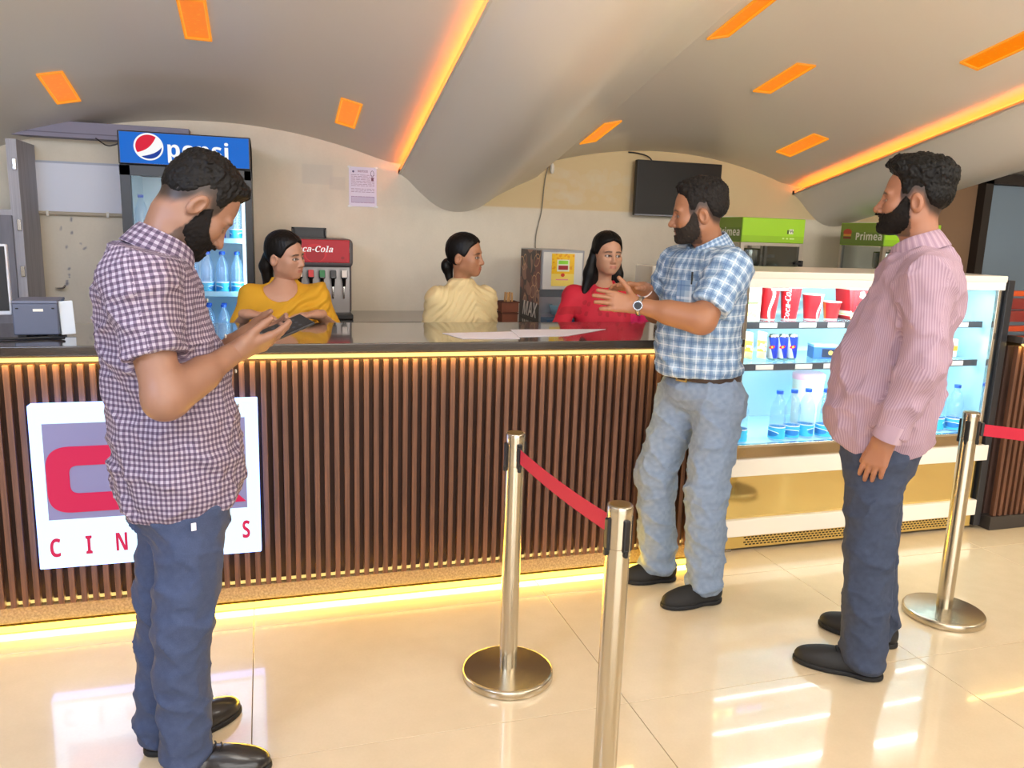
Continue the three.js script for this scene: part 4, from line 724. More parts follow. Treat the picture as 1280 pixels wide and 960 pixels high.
function capD(x, y, z, ax, ay, az, bx, by, bz, r1, r2) { const px = x - ax, py = y - ay, pz = z - az, qx = bx - ax, qy = by - ay, qz = bz - az; let t = (px * qx + py * qy + pz * qz) / (qx * qx + qy * qy + qz * qz); t = t < 0 ? 0 : t > 1 ? 1 : t; return Math.hypot(px - qx * t, py - qy * t, pz - qz * t) - (r1 + (r2 - r1) * t); }
const pw = (pts) => (v) => { if (v <= pts[0][0]) return pts[0][1]; for (let i = 1; i < pts.length; i++) if (v <= pts[i][0]) return mix(pts[i - 1][1], pts[i][1], (v - pts[i - 1][0]) / (pts[i][0] - pts[i - 1][0])); return pts[pts.length - 1][1]; };
const lineMan = pw([[-0.12, -0.04], [-0.085, -0.038], [-0.055, -0.024], [-0.04, 0.0], [-0.028, 0.03], [0.0, 0.036], [0.02, 0.004], [0.034, 0.006], [0.044, 0.046], [0.058, 0.07], [0.07, 0.079], [0.09, 0.084]]);
const lineWoman = pw([[-0.12, -0.065], [-0.06, -0.06], [-0.035, -0.045], [-0.018, -0.004], [0.0, 0.012], [0.02, 0.005], [0.034, 0.022], [0.05, 0.052], [0.07, 0.074], [0.09, 0.08]]);
function hairT(o) {                               // thickness of hair above the scalp at a point; negative = none
  const line = o.fem ? lineWoman : lineMan;
  return (x, y, z) => {
    const m = y - line(z) - (o.fem ? 0.01 * Math.exp(-((x / 0.02) ** 2)) * smooth(0.05, 0.08, z) : 0.006 * noise(x * 60, y * 60, z * 60));
    const s = smooth(-0.004, o.fem ? 0.012 : 0.042, m), topness = smooth(0.05, 0.12, y);
    const front = smooth(0.02, 0.08, z) * smooth(0.07, 0.1, y);
    let th = o.fem ? mix(0.008, o.top || 0.013, topness) : mix(o.side || 0.0035, o.top || 0.02, topness) + (o.quiff || 0) * front + (o.back || 0) * smooth(-0.03, -0.09, z) * smooth(-0.03, 0.03, y);
    if (o.fem) th -= 0.007 * Math.exp(-((x / 0.004) ** 2)) * smooth(0.06, 0.1, y) * smooth(-0.02, 0.03, z);
    const strand = o.fem ? 0.0016 * noise(x * 150, y * 22 + 3, z * 90) : 0.007 * noise(x * 95 + z * 60, y * 60, z * 80) * (0.25 + 0.75 * topness) + 0.0035 * noise(x * 190, y * 120, z * 190 + x * 80);
    return mix(-0.005, th + strand, s);
  };
}
function beardT(o) {
  const n = o.beard;
  return (x, y, z) => {
    const ax = Math.abs(x), cheek = pw([[-0.02, 0.0], [0.008, 0.012], [0.022, 0.022], [0.031, 0.008], [0.042, -0.014], [0.055, -0.03], [0.07, -0.038], [0.084, -0.037], [0.1, -0.037]])(z);
    const nz = 0.004 * noise(x * 110, y * 110, z * 110);
    let s = smooth(-0.003, 0.013, cheek - y - nz) * smooth(-0.004, 0.012, z - 0.004 - 0.16 * y - nz) * smooth(0, 0.012, y + 0.114);
    const lip = Math.max(Math.abs(y + 0.0595) - 0.0095, ax - 0.021);                     // bare lips
    if (z > 0.06) s *= smooth(-0.0015, 0.003, lip);
    return mix(-0.004, n * (1 + 0.55 * smooth(-0.06, -0.09, y) * smooth(0.03, 0.06, z)) + 0.003 * noise(x * 170, y * 110, z * 170), s);
  };
}
function hand(w, d, n, right, curl, spread = 0.1, thumb = [0.75, 0.65, 0.25], s = 1) {     // list of limbs: palm, four fingers, thumb
  d = unit(d); n = unit(sub3(n, mul3(d, dot3(n, d)))); const t = right ? cross3(d, n) : cross3(n, d), P = (a, b, c) => add3(w, add3(mul3(d, a * s), add3(mul3(t, b * s), mul3(n, c * s))));
  const L = []; L.push(cone(P(-0.02, 0, 0), P(0.02, 0, 0), 0.0265 * s, 0.026 * s, 0.02));
  const len = [0.07, 0.08, 0.074, 0.058], kb = [0.096, 0.1, 0.096, 0.088];
  for (let i = 0; i < 4; i++) {
    const off = 0.031 - i * 0.0205; const k = P(kb[i], off, 0);
    L.push(cone(P(0.01, off * 0.6, 0), k, 0.0145 * s, 0.0112 * s, 0.018));
    let dir = unit(add3(d, mul3(t, (1.5 - i) * spread))), p = k, ang = 0;
    const c = Array.isArray(curl) ? curl[i] : curl;
    for (let j = 0; j < 3; j++) { ang += c * [0.75, 1, 0.7][j]; const v = unit(add3(mul3(dir, Math.cos(ang)), mul3(n, Math.sin(ang)))), q = add3(p, mul3(v, len[i] * s * [0.46, 0.3, 0.24][j])); L.push(cone(p, q, (0.0098 - j * 0.0008) * s, (0.009 - j * 0.0008) * s, j ? 0.003 : 0.006)); p = q; }
  }
  const r0 = P(0.022, 0.026, 0.006), tv = unit(add3(mul3(d, thumb[0]), add3(mul3(t, thumb[1]), mul3(n, thumb[2])))), r1 = add3(r0, mul3(tv, 0.042 * s)), tv2 = unit(add3(mul3(tv, 0.9), mul3(d, 0.35))), r2 = add3(r1, mul3(tv2, 0.034 * s)), r3 = add3(r2, mul3(unit(add3(tv2, mul3(d, 0.15))), 0.024 * s));
  L.push(cone(P(0.005, 0.012, 0.002), r0, 0.017 * s, 0.0155 * s, 0.016), cone(r0, r1, 0.0155 * s, 0.0118 * s, 0.012), cone(r1, r2, 0.0114 * s, 0.0105 * s, 0.004), cone(r2, r3, 0.0105 * s, 0.008 * s, 0.004));
  return L;
}
function mergeKeep(list, keys) { return mergeGeometries(list.map((g) => { const c = g.index ? g.toNonIndexed() : g; for (const k of Object.keys(c.attributes)) if (!keys.includes(k)) c.deleteAttribute(k); return c; })); }

// o: label, base, head {pos, f, u, ...}, neck, limbs for the body core, arms (list of limbs), hands (list of lists), skin, hair, garments
function person(o) {
  const t = thing('person', o.label, 'person', o.base), S = lin(o.skin), H = lin(o.hairHex || 0x17120f), A = frame(o.head.f, o.head.u), hs = o.head.s || 1;
  const toW = new THREE.Matrix4().makeBasis(...A.map((v) => new THREE.Vector3(...v))).scale(new THREE.Vector3(hs, hs, hs)).setPosition(...o.head.pos);
  const inv = toW.clone().invert(), nl = new THREE.Vector3(...o.neck).applyMatrix4(inv).toArray();
  const hf = headField(o.head, nl), ht = hairT(o.head), bt = o.head.beard ? beardT(o.head) : null, dark = S.map((v) => v * 0.42);
  const headColour = (x, y, z) => {
    let c = S.slice(); const ax = Math.abs(x); const to = (q, k) => { c = c.map((v, i) => mix(v, q[i], k)); };
    const lip = Math.min(1, smooth(0.0, 0.004, 0.0225 - ax) * smooth(0, 0.003, 0.0105 - Math.abs(y + 0.0595)) * smooth(0.07, 0.076, z)); to([S[0] * (o.head.fem ? 0.86 : 0.72), S[1] * 0.52, S[2] * 0.55], lip * 0.8);
    const by = y - (0.0265 - 0.25 * Math.max(0, ax - 0.036) + 0.06 * Math.min(0, ax - 0.03)); const br = smooth(0.0052, 0.0025, Math.abs(by)) * smooth(0.009, 0.014, ax) * smooth(0.056, 0.046, ax) * smooth(0.04, 0.05, z); to(H, br * 0.85);
    const lash = smooth(0.003, 0.0015, Math.abs(Math.hypot((ax - 0.031) / 0.0142, (y - 0.0015) / 0.0062) - 1.05) * 0.0062) * smooth(0.07, 0.075, z) * (y > 0 ? 1 : 0.5); to(H, lash * (o.head.fem ? 0.85 : 0.5));
    if (!o.head.fem) { const st = smooth(-0.024, 0.012, y - lineMan(z)) * (z < 0.04 ? 1 : 0) * smooth(0.084, 0.078, ax); to(H, st * 0.92); if (bt) { const k = smooth(-0.004, 0.001, bt(x, y, z)); to(H, k * 0.75); } }
    return c;
  };
  const geos = [];
  geos.push(skin(mesher(hf, [-0.105, Math.min(-0.15, nl[1] - 0.01), Math.min(-0.13, nl[2] - 0.07)], [0.105, 0.15, 0.14], 0.003 * (o.head.coarse || 1)), { color: headColour, map: toW }));
  const flat = () => S;
  if (o.core) geos.push(skin(mesher(union(o.core), ...bounds(o.core, 0.24), 0.014), { color: flat }));
  for (const a of o.arms || []) geos.push(skin(mesher(union(a), ...bounds(a, 0.075), 0.0065), { color: flat }));
  for (const h of o.hands || []) geos.push(skin(mesher(union(h), ...bounds(h, 0.035), 0.0032), { color: flat }));
  const body = part(t, 'body', mergeKeep(geos, ['position', 'normal', 'color']), skinMat);
  // eyes
  const eg = new THREE.SphereGeometry(0.0132, 24, 18).rotateX(Math.PI / 2), ec = [], ep = eg.attributes.position; const look = o.head.look || [0, 0];
  for (let i = 0; i < ep.count; i++) { const v = unit([ep.getX(i), ep.getY(i), ep.getZ(i)]), a = Math.acos(Math.max(-1, Math.min(1, dot3(v, unit([look[0], look[1], 1]))))); ec.push(...(a < 0.26 ? [0.006, 0.005, 0.005] : a < 0.6 ? [0.03, 0.014, 0.008] : [0.55, 0.5, 0.47])); }
  eg.setAttribute('color', new THREE.Float32BufferAttribute(ec, 3));
  for (const s of [-1, 1]) part(t, 'eye', eg.clone().translate(s * 0.031, 0.003, 0.0685).applyMatrix4(toW), new THREE.MeshPhysicalMaterial({ vertexColors: true, roughness: 0.15, clearcoat: 1 }));
  // hair and beard
  const hairExtra = o.head.extra ? union(o.head.extra) : null, noNeck = headField({ ...o.head, noEar: true }, null);
  const hfield = (x, y, z) => { const d = noNeck(x, y, z) - ht(x, y, z); return hairExtra ? smin(d, hairExtra(x, y, z) + 0.0022 * noise(x * 160, y * 14, z * 160), 0.015) : d; };
  const lo = o.head.hairLo || [-0.11, -0.09, -0.15];
  part(t, 'hair', skin(mesher(hfield, lo, o.head.hairHi || [0.11, 0.185, 0.13], 0.003 * (o.head.coarse || 1), 2.2), { keep: (x, y, z) => ht(x, y, z) > -0.003 || (hairExtra && hairExtra(x, y, z) < 0.012), map: toW }), o.hairMat || hairMat);
  if (bt) part(t, 'beard', skin(mesher((x, y, z) => noNeck(x, y, z) - bt(x, y, z), [-0.1, -0.13, -0.05], [0.1, 0.05, 0.13], 0.0028), { keep: (x, y, z) => bt(x, y, z) > -0.002, map: toW }), o.beardMat || beardMat);
  return t;
}
// garment: list of limbs each with an optional chart; wrinkle(x,y,z) displaces the cloth
function garment(t, name, list, mat, h, o = {}) {
  let f = union(list); const f1 = f, wr = o.wrinkle;
  if (wr) f = (x, y, z) => { const d = f1(x, y, z); return Math.abs(d) < 0.06 ? d + wr(x, y, z) : d; };
  if (o.cut) { const g0 = f; f = (x, y, z) => Math.max(g0(x, y, z), o.cut(x, y, z)); }
  const b = o.bounds || bounds(list, o.pad || 0.24);
  const uv = o.scale ? (c) => {
    let best = 0, bd = 1e9; list.forEach((p, i) => { const d = p.f(...c); if (d < bd) { bd = d; best = i; } });
    const p = list[best];
    if (p.chart) {                                                     // along a limb
      const ax = unit(sub3(p.b, p.a)), s = unit(cross3(ax, Math.abs(ax[1]) > 0.9 ? [0, 0, 1] : UP)), q = cross3(ax, s), an = (x, y, z) => Math.atan2(dot3(sub3([x, y, z], p.a), s), dot3(sub3([x, y, z], p.a), q)), a0 = an(...c);
      return (x, y, z) => { let a = an(x, y, z); if (a - a0 > Math.PI) a -= 2 * Math.PI; if (a0 - a > Math.PI) a += 2 * Math.PI; return [a * p.chart / o.scale, dot3(sub3([x, y, z], p.a), ax) / o.scale]; };
    }
    const [s, , w] = o.axes, cx = o.centre, an = (x, z) => Math.atan2(((x - cx[0]) * s[0] + (z - cx[2]) * s[2]) / 0.19, ((x - cx[0]) * w[0] + (z - cx[2]) * w[2]) / 0.15), a0 = an(c[0], c[2]);
    return (x, y, z) => { let a = an(x, z); if (a - a0 > Math.PI) a -= 2 * Math.PI; if (a0 - a > Math.PI) a += 2 * Math.PI; return [a * 0.175 / o.scale, y / o.scale]; };
  } : null;
  return part(t, name, skin(mesher(f, ...b, h, o.lip || 1.7), { uv, color: o.color, keep: o.keep }), mat);
}
const ridge = (v) => { const t = 1 - Math.min(1, Math.abs(v) * 2.2); return t * t * t; };
const creases = (amp, fx, fy, fz, sd) => (x, y, z) => -amp * (ridge(noise(x * fx + sd, y * fy + 0.4 * fx * x, z * fz + sd)) + 0.5 * ridge(noise(x * fx * 2 + 9, y * fy * 2 + sd, z * fz * 2)) - 0.5);
const folds = (amp, fx, fy, fz, sd) => (x, y, z) => amp * (noise(x * fx + sd, y * fy + sd, z * fz) + 0.5 * noise(x * fx * 2.1 + 5, y * fy * 2.3 + sd, z * fz * 2.1));
function shoe(t, heel, toe, mat, w = 0.047) {
  const d = unit(sub3(toe, heel)), L = Math.hypot(...sub3(toe, heel)), P = (a, b, s = 0) => { const q = add3(heel, mul3(d, L * a)); return [q[0] - d[2] * s, b, q[2] + d[0] * s]; }, A = frame(d);
  const list = [ell(P(0.16, 0.042), [w * 0.8, 0.055, L * 0.17], A, 0.03), ell(P(0.45, 0.036), [w * 0.86, 0.05, L * 0.3], A, 0.04), ell(P(0.72, 0.026), [w, 0.044, L * 0.28], A, 0.04), cone(P(0.18, 0.06), P(0.2, 0.1), 0.042, 0.04, 0.03)];
  const f = union(list), b = bounds(list, 0.17); b[0][1] = -0.02; b[1][1] = 0.17;
  const g = skin(mesher((x, y, z) => smax(f(x, y, z), Math.max(0.012 - y, y - 0.125), 0.008), ...b, 0.006));
  const s = part(t, 'shoe', g, mat);
  const g2 = skin(mesher((x, y, z) => Math.max(f(x, 0.026, z) - 0.004, y - 0.02, 0.001 - y), ...b, 0.005)); part(s, 'sole', g2, std(0x121214, 0.7));
  const lg = []; for (let i = 0; i < 4; i++) { const a = P(0.46 + i * 0.06, 0.087 - i * 0.006, -0.022), c = P(0.48 + i * 0.06, 0.095 - i * 0.007, 0), e = P(0.46 + i * 0.06, 0.087 - i * 0.006, 0.022); lg.push(tube([a, c, e], 0.0025, 8, 5)); } part(s, 'laces', merge(...lg), M.black);
  return s;
}
const gingham = (a, b, c, n = 64) => canvasTex(n, n, (g) => { g.fillStyle = a; g.fillRect(0, 0, n, n); g.fillStyle = b; g.fillRect(0, 0, n / 2, n); g.fillRect(0, 0, n, n / 2); g.fillStyle = c; g.fillRect(0, 0, n / 2, n / 2); }, [1, 1]);
const denim = (r, gg, b, wash) => canvasTex(256, 256, (g, w, h) => { const im = g.createImageData(w, h); for (let i = 0; i < w * h; i++) { const x = i % w, y = (i / w) | 0, n = ((x + y) % 4 < 2 ? 6 : -6) + (rnd() - 0.5) * 22 + noise(x * 0.03, y * 0.03, 2) * wash; im.data[i * 4] = r + n; im.data[i * 4 + 1] = gg + n; im.data[i * 4 + 2] = b + n; im.data[i * 4 + 3] = 255; } g.putImageData(im, 0, 0); }, [1, 1]);
const limb = (a, b, r1, r2, k, chart) => ({ ...cone(a, b, r1, r2, k), chart });
function sleeve(a, b, r1, r2, end, k = 0.05) { const ax = unit(sub3(b, a)), e = lerp3(a, b, end), c = cutPlane(cone(a, lerp3(a, b, end + 0.12), r1, r2, k), e, ax); return { ...c, chart: (r1 + r2) / 2, a, b: e }; }
function collar(t, centre, axis, r, mat, A, tex) {                    // turned-down shirt collar round the neck
  const ax = unit(axis), s = unit(cross3(ax, A[2])), q = cross3(s, ax), pos = [], uv = [], idx = [], n = 40, prof = [[0, -0.02], [0.002, 0.02], [0.005, 0.034], [0.011, 0.036], [0.019, 0.02], [0.03, -0.012], [0.035, -0.026], [0.029, -0.026], [0.013, 0.014], [0.006, 0.02]];
  for (let i = 0; i <= n; i++) { const a = 0.22 + (Math.PI * 2 - 0.44) * i / n, fr = Math.cos(a), dir = add3(mul3(q, Math.cos(a)), mul3(s, Math.sin(a))), drop = 0.018 * Math.max(0, fr) ** 2, tip = fr > 0.7 ? 1 + (fr - 0.7) * 1.6 : 1; for (const [u, v] of prof) { const p = add3(centre, add3(mul3(dir, r + u), mul3(ax, (v < 0 ? v * tip : v) - drop))); pos.push(...p); uv.push(a * r / 0.016, v / 0.016); } }
  const m = prof.length; for (let i = 0; i < n; i++) for (let j = 0; j < m; j++) { const a = i * m + j, b = i * m + (j + 1) % m, c = a + m, e = b + m; idx.push(a, c, b, b, c, e); }
  const g = new THREE.BufferGeometry(); g.setAttribute('position', new THREE.Float32BufferAttribute(pos, 3)); g.setAttribute('uv', new THREE.Float32BufferAttribute(uv, 2)); g.setIndex(idx); g.computeVertexNormals();
  return part(t, 'collar', g, mat);
}
const legs = ([h, k, a]) => [cone(h, k, 0.062, 0.052, 0.04), cone(k, a, 0.05, 0.04, 0.03)];
// ---------------------------------------------------------------- man with the phone (left)
{
  const F = unit([0.95, 0, -0.31]), A = frame(F), R = mul3(A[0], -1), P = (f, y, s) => [F[0] * f + R[0] * s, y, F[2] * f + R[2] * s];   // f forward, s to his right (towards the viewer)
  const hp = 0.75, hf = [F[0] * Math.cos(hp), -Math.sin(hp), F[2] * Math.cos(hp)], hu = [F[0] * Math.sin(hp), Math.cos(hp), F[2] * Math.sin(hp)];
  const neck = [-0.06, 1.455, 0.018], sh = [-0.085, 1.405, 0.205], shf = [-0.105, 1.395, -0.165], el = [-0.035, 1.128, 0.27], wr = [0.122, 1.212, 0.082], elf = [0.0, 1.1, -0.225], wrf = [0.125, 1.21, -0.15];
  const pc = [0.252, 1.258, -0.035], pd = unit([0.8, 0.3, -0.4]), pn = [-0.25, 0.9, 0.4];
  const skinC = 0x8f6854;
  const handR = hand(wr, [0.11, 0.03, -0.05], [-0.1, 0.8, -0.6], true, [0.2, 0.25, 0.3, 0.35], 0.05, [0.85, 0.35, 0.35]);
  const handL = hand(wrf, [0.1, 0.03, 0.05], [-0.1, 0.8, 0.6], false, [0.25, 0.3, 0.35, 0.4], 0.05, [0.85, 0.35, 0.35]);
  const t = person({ label: 'bearded man in small-checked shirt and jeans looking down at a phone', base: [-0.2, 0, -2.3], skin: skinC, hairMat,
    head: { pos: [0.03, 1.583, -0.01], f: hf, u: hu, beard: 0.0065, top: 0.017, side: 0.0025, quiff: 0.008, s: 1.03, look: [0, -0.3] }, neck,
    core: [cone([-0.055, 0.85, 0.017], [-0.06, 1.3, 0.02], 0.1, 0.1, 0.05), cone([-0.06, 1.3, 0.02], neck, 0.09, 0.055, 0.06), cone(sh, shf, 0.05, 0.05, 0.05), ...legs([P(-0.02, 0.82, 0.085), [-0.035, 0.46, 0.118], [-0.045, 0.075, 0.112]]), ...legs([P(-0.03, 0.82, -0.085), [-0.1, 0.47, -0.06], [-0.13, 0.075, -0.035]])],
    arms: [[limb(sh, el, 0.055, 0.046, 0.03), limb(el, wr, 0.045, 0.029, 0.03), limb(lerp3(el, wr, 0.1), lerp3(el, wr, 0.5), 0.046, 0.042, 0.03)], [limb(shf, elf, 0.055, 0.045, 0.03), limb(elf, wrf, 0.045, 0.029, 0.03)]], hands: [handR, handL] });
  const check = gingham('#a99fad', '#74657a', '#4a3d52');
  const shirtM = std(0xffffff, 0.85, 0, { map: check });
  const ch = [-0.088, 1.3, 0.028], be = [-0.04, 1.06, 0.013], hm = [-0.035, 0.87, 0.012];
  const w1 = creases(0.011, 6, 8, 6, 3), w2 = folds(0.005, 30, 18, 30, 9), shirtW = (x, y, z) => w1(x, y, z) + w2(x, y, z) + 0.005 * Math.sin(46 * (x * 0.7 + y * 0.75) + 5 * noise(x * 7, y * 7, z * 7)) * smooth(1.35, 1.1, y);
  garment(t, 'shirt', [ell(ch, [0.19, 0.2, 0.128], A, 0.06), ell([-0.1, 1.4, 0.03], [0.19, 0.09, 0.09], A, 0.06), ell(be, [0.172, 0.26, 0.155], A, 0.1), ell(hm, [0.19, 0.24, 0.166], A, 0.08), { ...cone(sh, shf, 0.068, 0.068, 0.06) }, { ...cone([-0.075, 1.4, 0.02], neck, 0.1, 0.062, 0.05) }, sleeve(sh, el, 0.079, 0.071, 0.63, 0.06), sleeve(shf, elf, 0.079, 0.07, 0.6, 0.06)],
    shirtM, 0.008, { wrinkle: shirtW, cut: (x, y, z) => Math.max(0.79 + 0.12 * (x * F[0] + z * F[2]) - y, y - (1.475 + 0.25 * -(x + 0.06))), axes: A, centre: [-0.05, 0, 0.02], scale: 0.0145 });
  collar(t, [-0.05, 1.478, 0.016], [0.5, 1, -0.12], 0.066, shirtM, A);
  for (let i = 0; i < 5; i++) { const y = 1.34 - i * 0.1, q = P([0.055, 0.1, 0.125, 0.13, 0.125][i], y, 0.0); part(t, 'button', cyl(0.0055, 0.0055, 0.003, 0, 0, 0, 12).rotateX(Math.PI / 2), M.white, q, [0, Math.atan2(F[0], F[2]), 0]); }
  const jean = std(0xffffff, 0.85, 0, { map: denim(58, 70, 100, 5) });
  const hN = P(-0.02, 0.82, 0.085), hF = P(-0.03, 0.82, -0.085), kN = [-0.035, 0.46, 0.118], kF = [-0.1, 0.47, -0.06], aN = [-0.045, 0.075, 0.112], aF = [-0.13, 0.075, -0.035];
  const w3 = creases(0.0105, 6.5, 8, 6.5, 4), w4 = (x, y, z) => w3(x, y, z) + 0.0055 * Math.sin(62 * y + 14 * x + 6 * noise(x * 6, y * 5, z * 6)) * (smooth(0.2, 0.06, y) + 0.4 * smooth(0.12, 0.0, Math.abs(y - 0.47)));
  garment(t, 'trousers', [ell([-0.045, 0.86, 0.015], [0.155, 0.15, 0.128], A, 0.06), ell([-0.075, 0.8, 0.026], [0.13, 0.1, 0.1], A, 0.06), limb(hN, kN, 0.096, 0.077, 0.05, 0.09), limb(kN, aN, 0.077, 0.069, 0.03, 0.075), limb(hF, kF, 0.098, 0.076, 0.04, 0.09), limb(kF, aF, 0.076, 0.067, 0.03, 0.075)], jean, 0.0078, { wrinkle: w4, cut: (x, y) => 0.035 - y, axes: A, centre: [-0.05, 0, 0.02], scale: 0.14 });
  part(t, 'pocket_tag', box(0.012, 0.02, 0.003), M.paper, P(-0.05, 0.775, 0.19), [0, Math.atan2(R[0], R[2]), 0]);
  const leather = phys(0x1d1a1b, 0.32, { clearcoat: 0.3 });
  shoe(t, [-0.1, 0, 0.105], [0.185, 0, 0.13], leather); shoe(t, [-0.165, 0, -0.012], [0.09, 0, -0.19], leather);
  // phone held in both hands
  const ph = thing('phone', 'dark mobile phone held by the man in the small-checked shirt', 'phone', [-0.2 + pc[0], pc[1], -2.3 + pc[2]]);
  ph.quaternion.setFromRotationMatrix(new THREE.Matrix4().makeBasis(new THREE.Vector3(...unit(cross3(pn, pd))), new THREE.Vector3(...unit(sub3(pn, mul3(pd, dot3(pn, pd))))), new THREE.Vector3(...pd)));
  part(ph, 'case', rbox(0.076, 0.009, 0.158, 0.004), std(0x23252c, 0.4)); const sc = canvasTex(128, 256, (g, w, h) => { g.fillStyle = '#30343f'; g.fillRect(0, 0, w, h); g.fillStyle = '#6d7486'; for (let r = 0; r < 4; r++) for (let c = 0; c < 3; c++) { g.beginPath(); g.arc(28 + c * 36, 90 + r * 36, 9, 0, 7); g.fill(); } g.fillStyle = '#9aa3b4'; g.fillRect(20, 20, 88, 12); });
  part(ph, 'screen', new THREE.PlaneGeometry(0.07, 0.15).rotateX(-Math.PI / 2), new THREE.MeshStandardMaterial({ color: 0x222222, map: sc, roughness: 0.15, emissive: 0xffffff, emissiveMap: sc, emissiveIntensity: 0.25 }), [0, 0.0051, 0]);
}
// ---------------------------------------------------------------- man gesturing at the counter (middle)
{
  const A = frame([-0.98, 0, 0.2]), Fp = unit([-0.9, 0, 0.43]), Ap = frame(Fp);
  const hd = unit([-0.9, -0.1, -0.4]), neck = [-0.01, 1.5, 0.0], sh = [-0.035, 1.43, 0.19], shf = [-0.05, 1.43, -0.19], el = [-0.17, 1.238, 0.25], wr = [-0.37, 1.278, 0.085], elf = [-0.11, 1.22, -0.25], wrf = [-0.25, 1.33, -0.11];
  const handL = hand(wr, [-0.14, 0.022, -0.02], [0.05, -0.3, -1], false, [0.14, 0.12, 0.15, 0.22], 0.05, [0.45, 0.85, 0.1]);
  const handR = hand(wrf, [-0.15, 0.02, 0.03], [0.1, -1, 0.35], true, [0.18, 0.15, 0.18, 0.25], 0.05, [0.7, 0.6, 0.3]);
  const t = person({ label: 'man in blue plaid shirt and faded jeans gesturing with both hands at the counter', base: [1.782, 0, -2.963], skin: 0x9c6a4c, hairMat: hairOf(0x1c1816, 0.7), beardMat: hairOf(0x2c2622, 0.85), hairHex: 0x241d1a,
    head: { pos: [-0.082, 1.638, 0.0], f: hd, u: [-0.1, 1, 0], beard: 0.0042, top: 0.02, side: 0.006, quiff: 0.004, back: 0.006, fat: 0.5, s: 1.03 }, neck,
    core: [cone([-0.0, 0.9, 0], [-0.03, 1.32, 0], 0.11, 0.1, 0.05), cone([-0.03, 1.32, 0], neck, 0.09, 0.058, 0.06), cone(sh, shf, 0.05, 0.05, 0.05), ...legs([[0.035, 0.88, 0.09], [-0.005, 0.5, 0.112], [0.005, 0.09, 0.132]]), ...legs([[-0.045, 0.88, -0.085], [-0.125, 0.5, -0.125], [-0.09, 0.09, -0.112]])],
    arms: [[limb(sh, el, 0.056, 0.05, 0.03), limb(el, wr, 0.05, 0.031, 0.03), limb(lerp3(el, wr, 0.1), lerp3(el, wr, 0.5), 0.05, 0.045, 0.03)], [limb(shf, elf, 0.056, 0.048, 0.03), limb(elf, wrf, 0.048, 0.03, 0.03)]], hands: [handL, handR] });
  const plaid = canvasTex(128, 128, (g, w) => { g.fillStyle = '#9fb6cc'; g.fillRect(0, 0, w, w); g.globalAlpha = 0.55; g.fillStyle = '#5f7ea6'; g.fillRect(0, 0, 52, w); g.fillRect(0, 0, w, 52); g.globalAlpha = 0.6; g.fillStyle = '#dfe8ee'; g.fillRect(84, 0, 14, w); g.fillRect(0, 84, w, 14); g.globalAlpha = 0.4; g.fillStyle = '#3f5c88'; g.fillRect(22, 0, 8, w); g.fillRect(0, 22, w, 8); g.globalAlpha = 1; }, [1, 1]);
  const shirtM = std(0xffffff, 0.85, 0, { map: plaid });
  const w1 = creases(0.011, 6, 8, 6, 13), w2 = folds(0.0045, 28, 18, 28, 7), W = (x, y, z) => w1(x, y, z) + w2(x, y, z) + 0.003 * Math.sin(52 * (y - 0.5 * x) + 5 * noise(x * 6, y * 6, z * 6)) * smooth(1.35, 1.15, y);
  garment(t, 'shirt', [ell([-0.03, 1.33, 0], [0.195, 0.19, 0.138], A, 0.06), ell([-0.02, 1.42, 0], [0.19, 0.085, 0.095], A, 0.06), ell([-0.04, 1.13, 0.0], [0.182, 0.19, 0.172], A, 0.1), ell([-0.015, 1.0, 0.0], [0.175, 0.1, 0.16], Ap, 0.08), cone(sh, shf, 0.07, 0.07, 0.06), cone([-0.02, 1.4, 0], neck, 0.105, 0.066, 0.05), sleeve(sh, el, 0.082, 0.076, 0.78, 0.06), sleeve(shf, elf, 0.082, 0.076, 0.75, 0.06)],
    shirtM, 0.0085, { wrinkle: W, cut: (x, y, z) => Math.max(0.985 + 0.05 * (x + 0.05) - y, y - (1.525 + 0.28 * (x + 0.02))), axes: A, centre: [-0.03, 0, 0], scale: 0.044 });
  collar(t, [-0.024, 1.518, 0.0], [-0.35, 1, 0], 0.07, shirtM, A);
  const pk = part(t, 'chest_pocket', rbox(0.09, 0.1, 0.006, 0.003), shirtM, [-0.16, 1.33, 0.095], [0, -1.02, 0]); part(pk, 'pen', cyl(0.004, 0.004, 0.05, 0.02, 0.06, 0.002, 8), M.black);
  const jean = std(0xffffff, 0.9, 0, { map: denim(126, 142, 164, 12) });
  const hN = [0.035, 0.88, 0.09], hF = [-0.045, 0.88, -0.085], kN = [-0.005, 0.5, 0.112], kF = [-0.125, 0.5, -0.125], aN = [0.005, 0.09, 0.132], aF = [-0.09, 0.09, -0.112];
  const w3 = creases(0.012, 6.5, 8, 6.5, 24), w4 = (x, y, z) => w3(x, y, z) + 0.006 * Math.sin(56 * y + 16 * z + 6 * noise(x * 6, y * 5, z * 6)) * (smooth(0.24, 0.08, y) + 0.4 * smooth(0.14, 0, Math.abs(y - 0.5)) + 0.3 * smooth(0.1, 0, Math.abs(y - 0.84)));
  garment(t, 'trousers', [ell([0.0, 0.92, 0.0], [0.168, 0.12, 0.148], Ap, 0.06), ell([0.055, 0.86, -0.02], [0.14, 0.11, 0.1], Ap, 0.06), limb(hN, kN, 0.106, 0.086, 0.05, 0.09), limb(kN, aN, 0.086, 0.082, 0.03, 0.08), limb(hF, kF, 0.104, 0.086, 0.04, 0.09), limb(kF, aF, 0.086, 0.084, 0.03, 0.08)], jean, 0.0078, { wrinkle: w4, cut: (x, y) => Math.max(0.045 - y, y - 0.995), axes: Ap, centre: [0, 0, 0], scale: 0.16 });
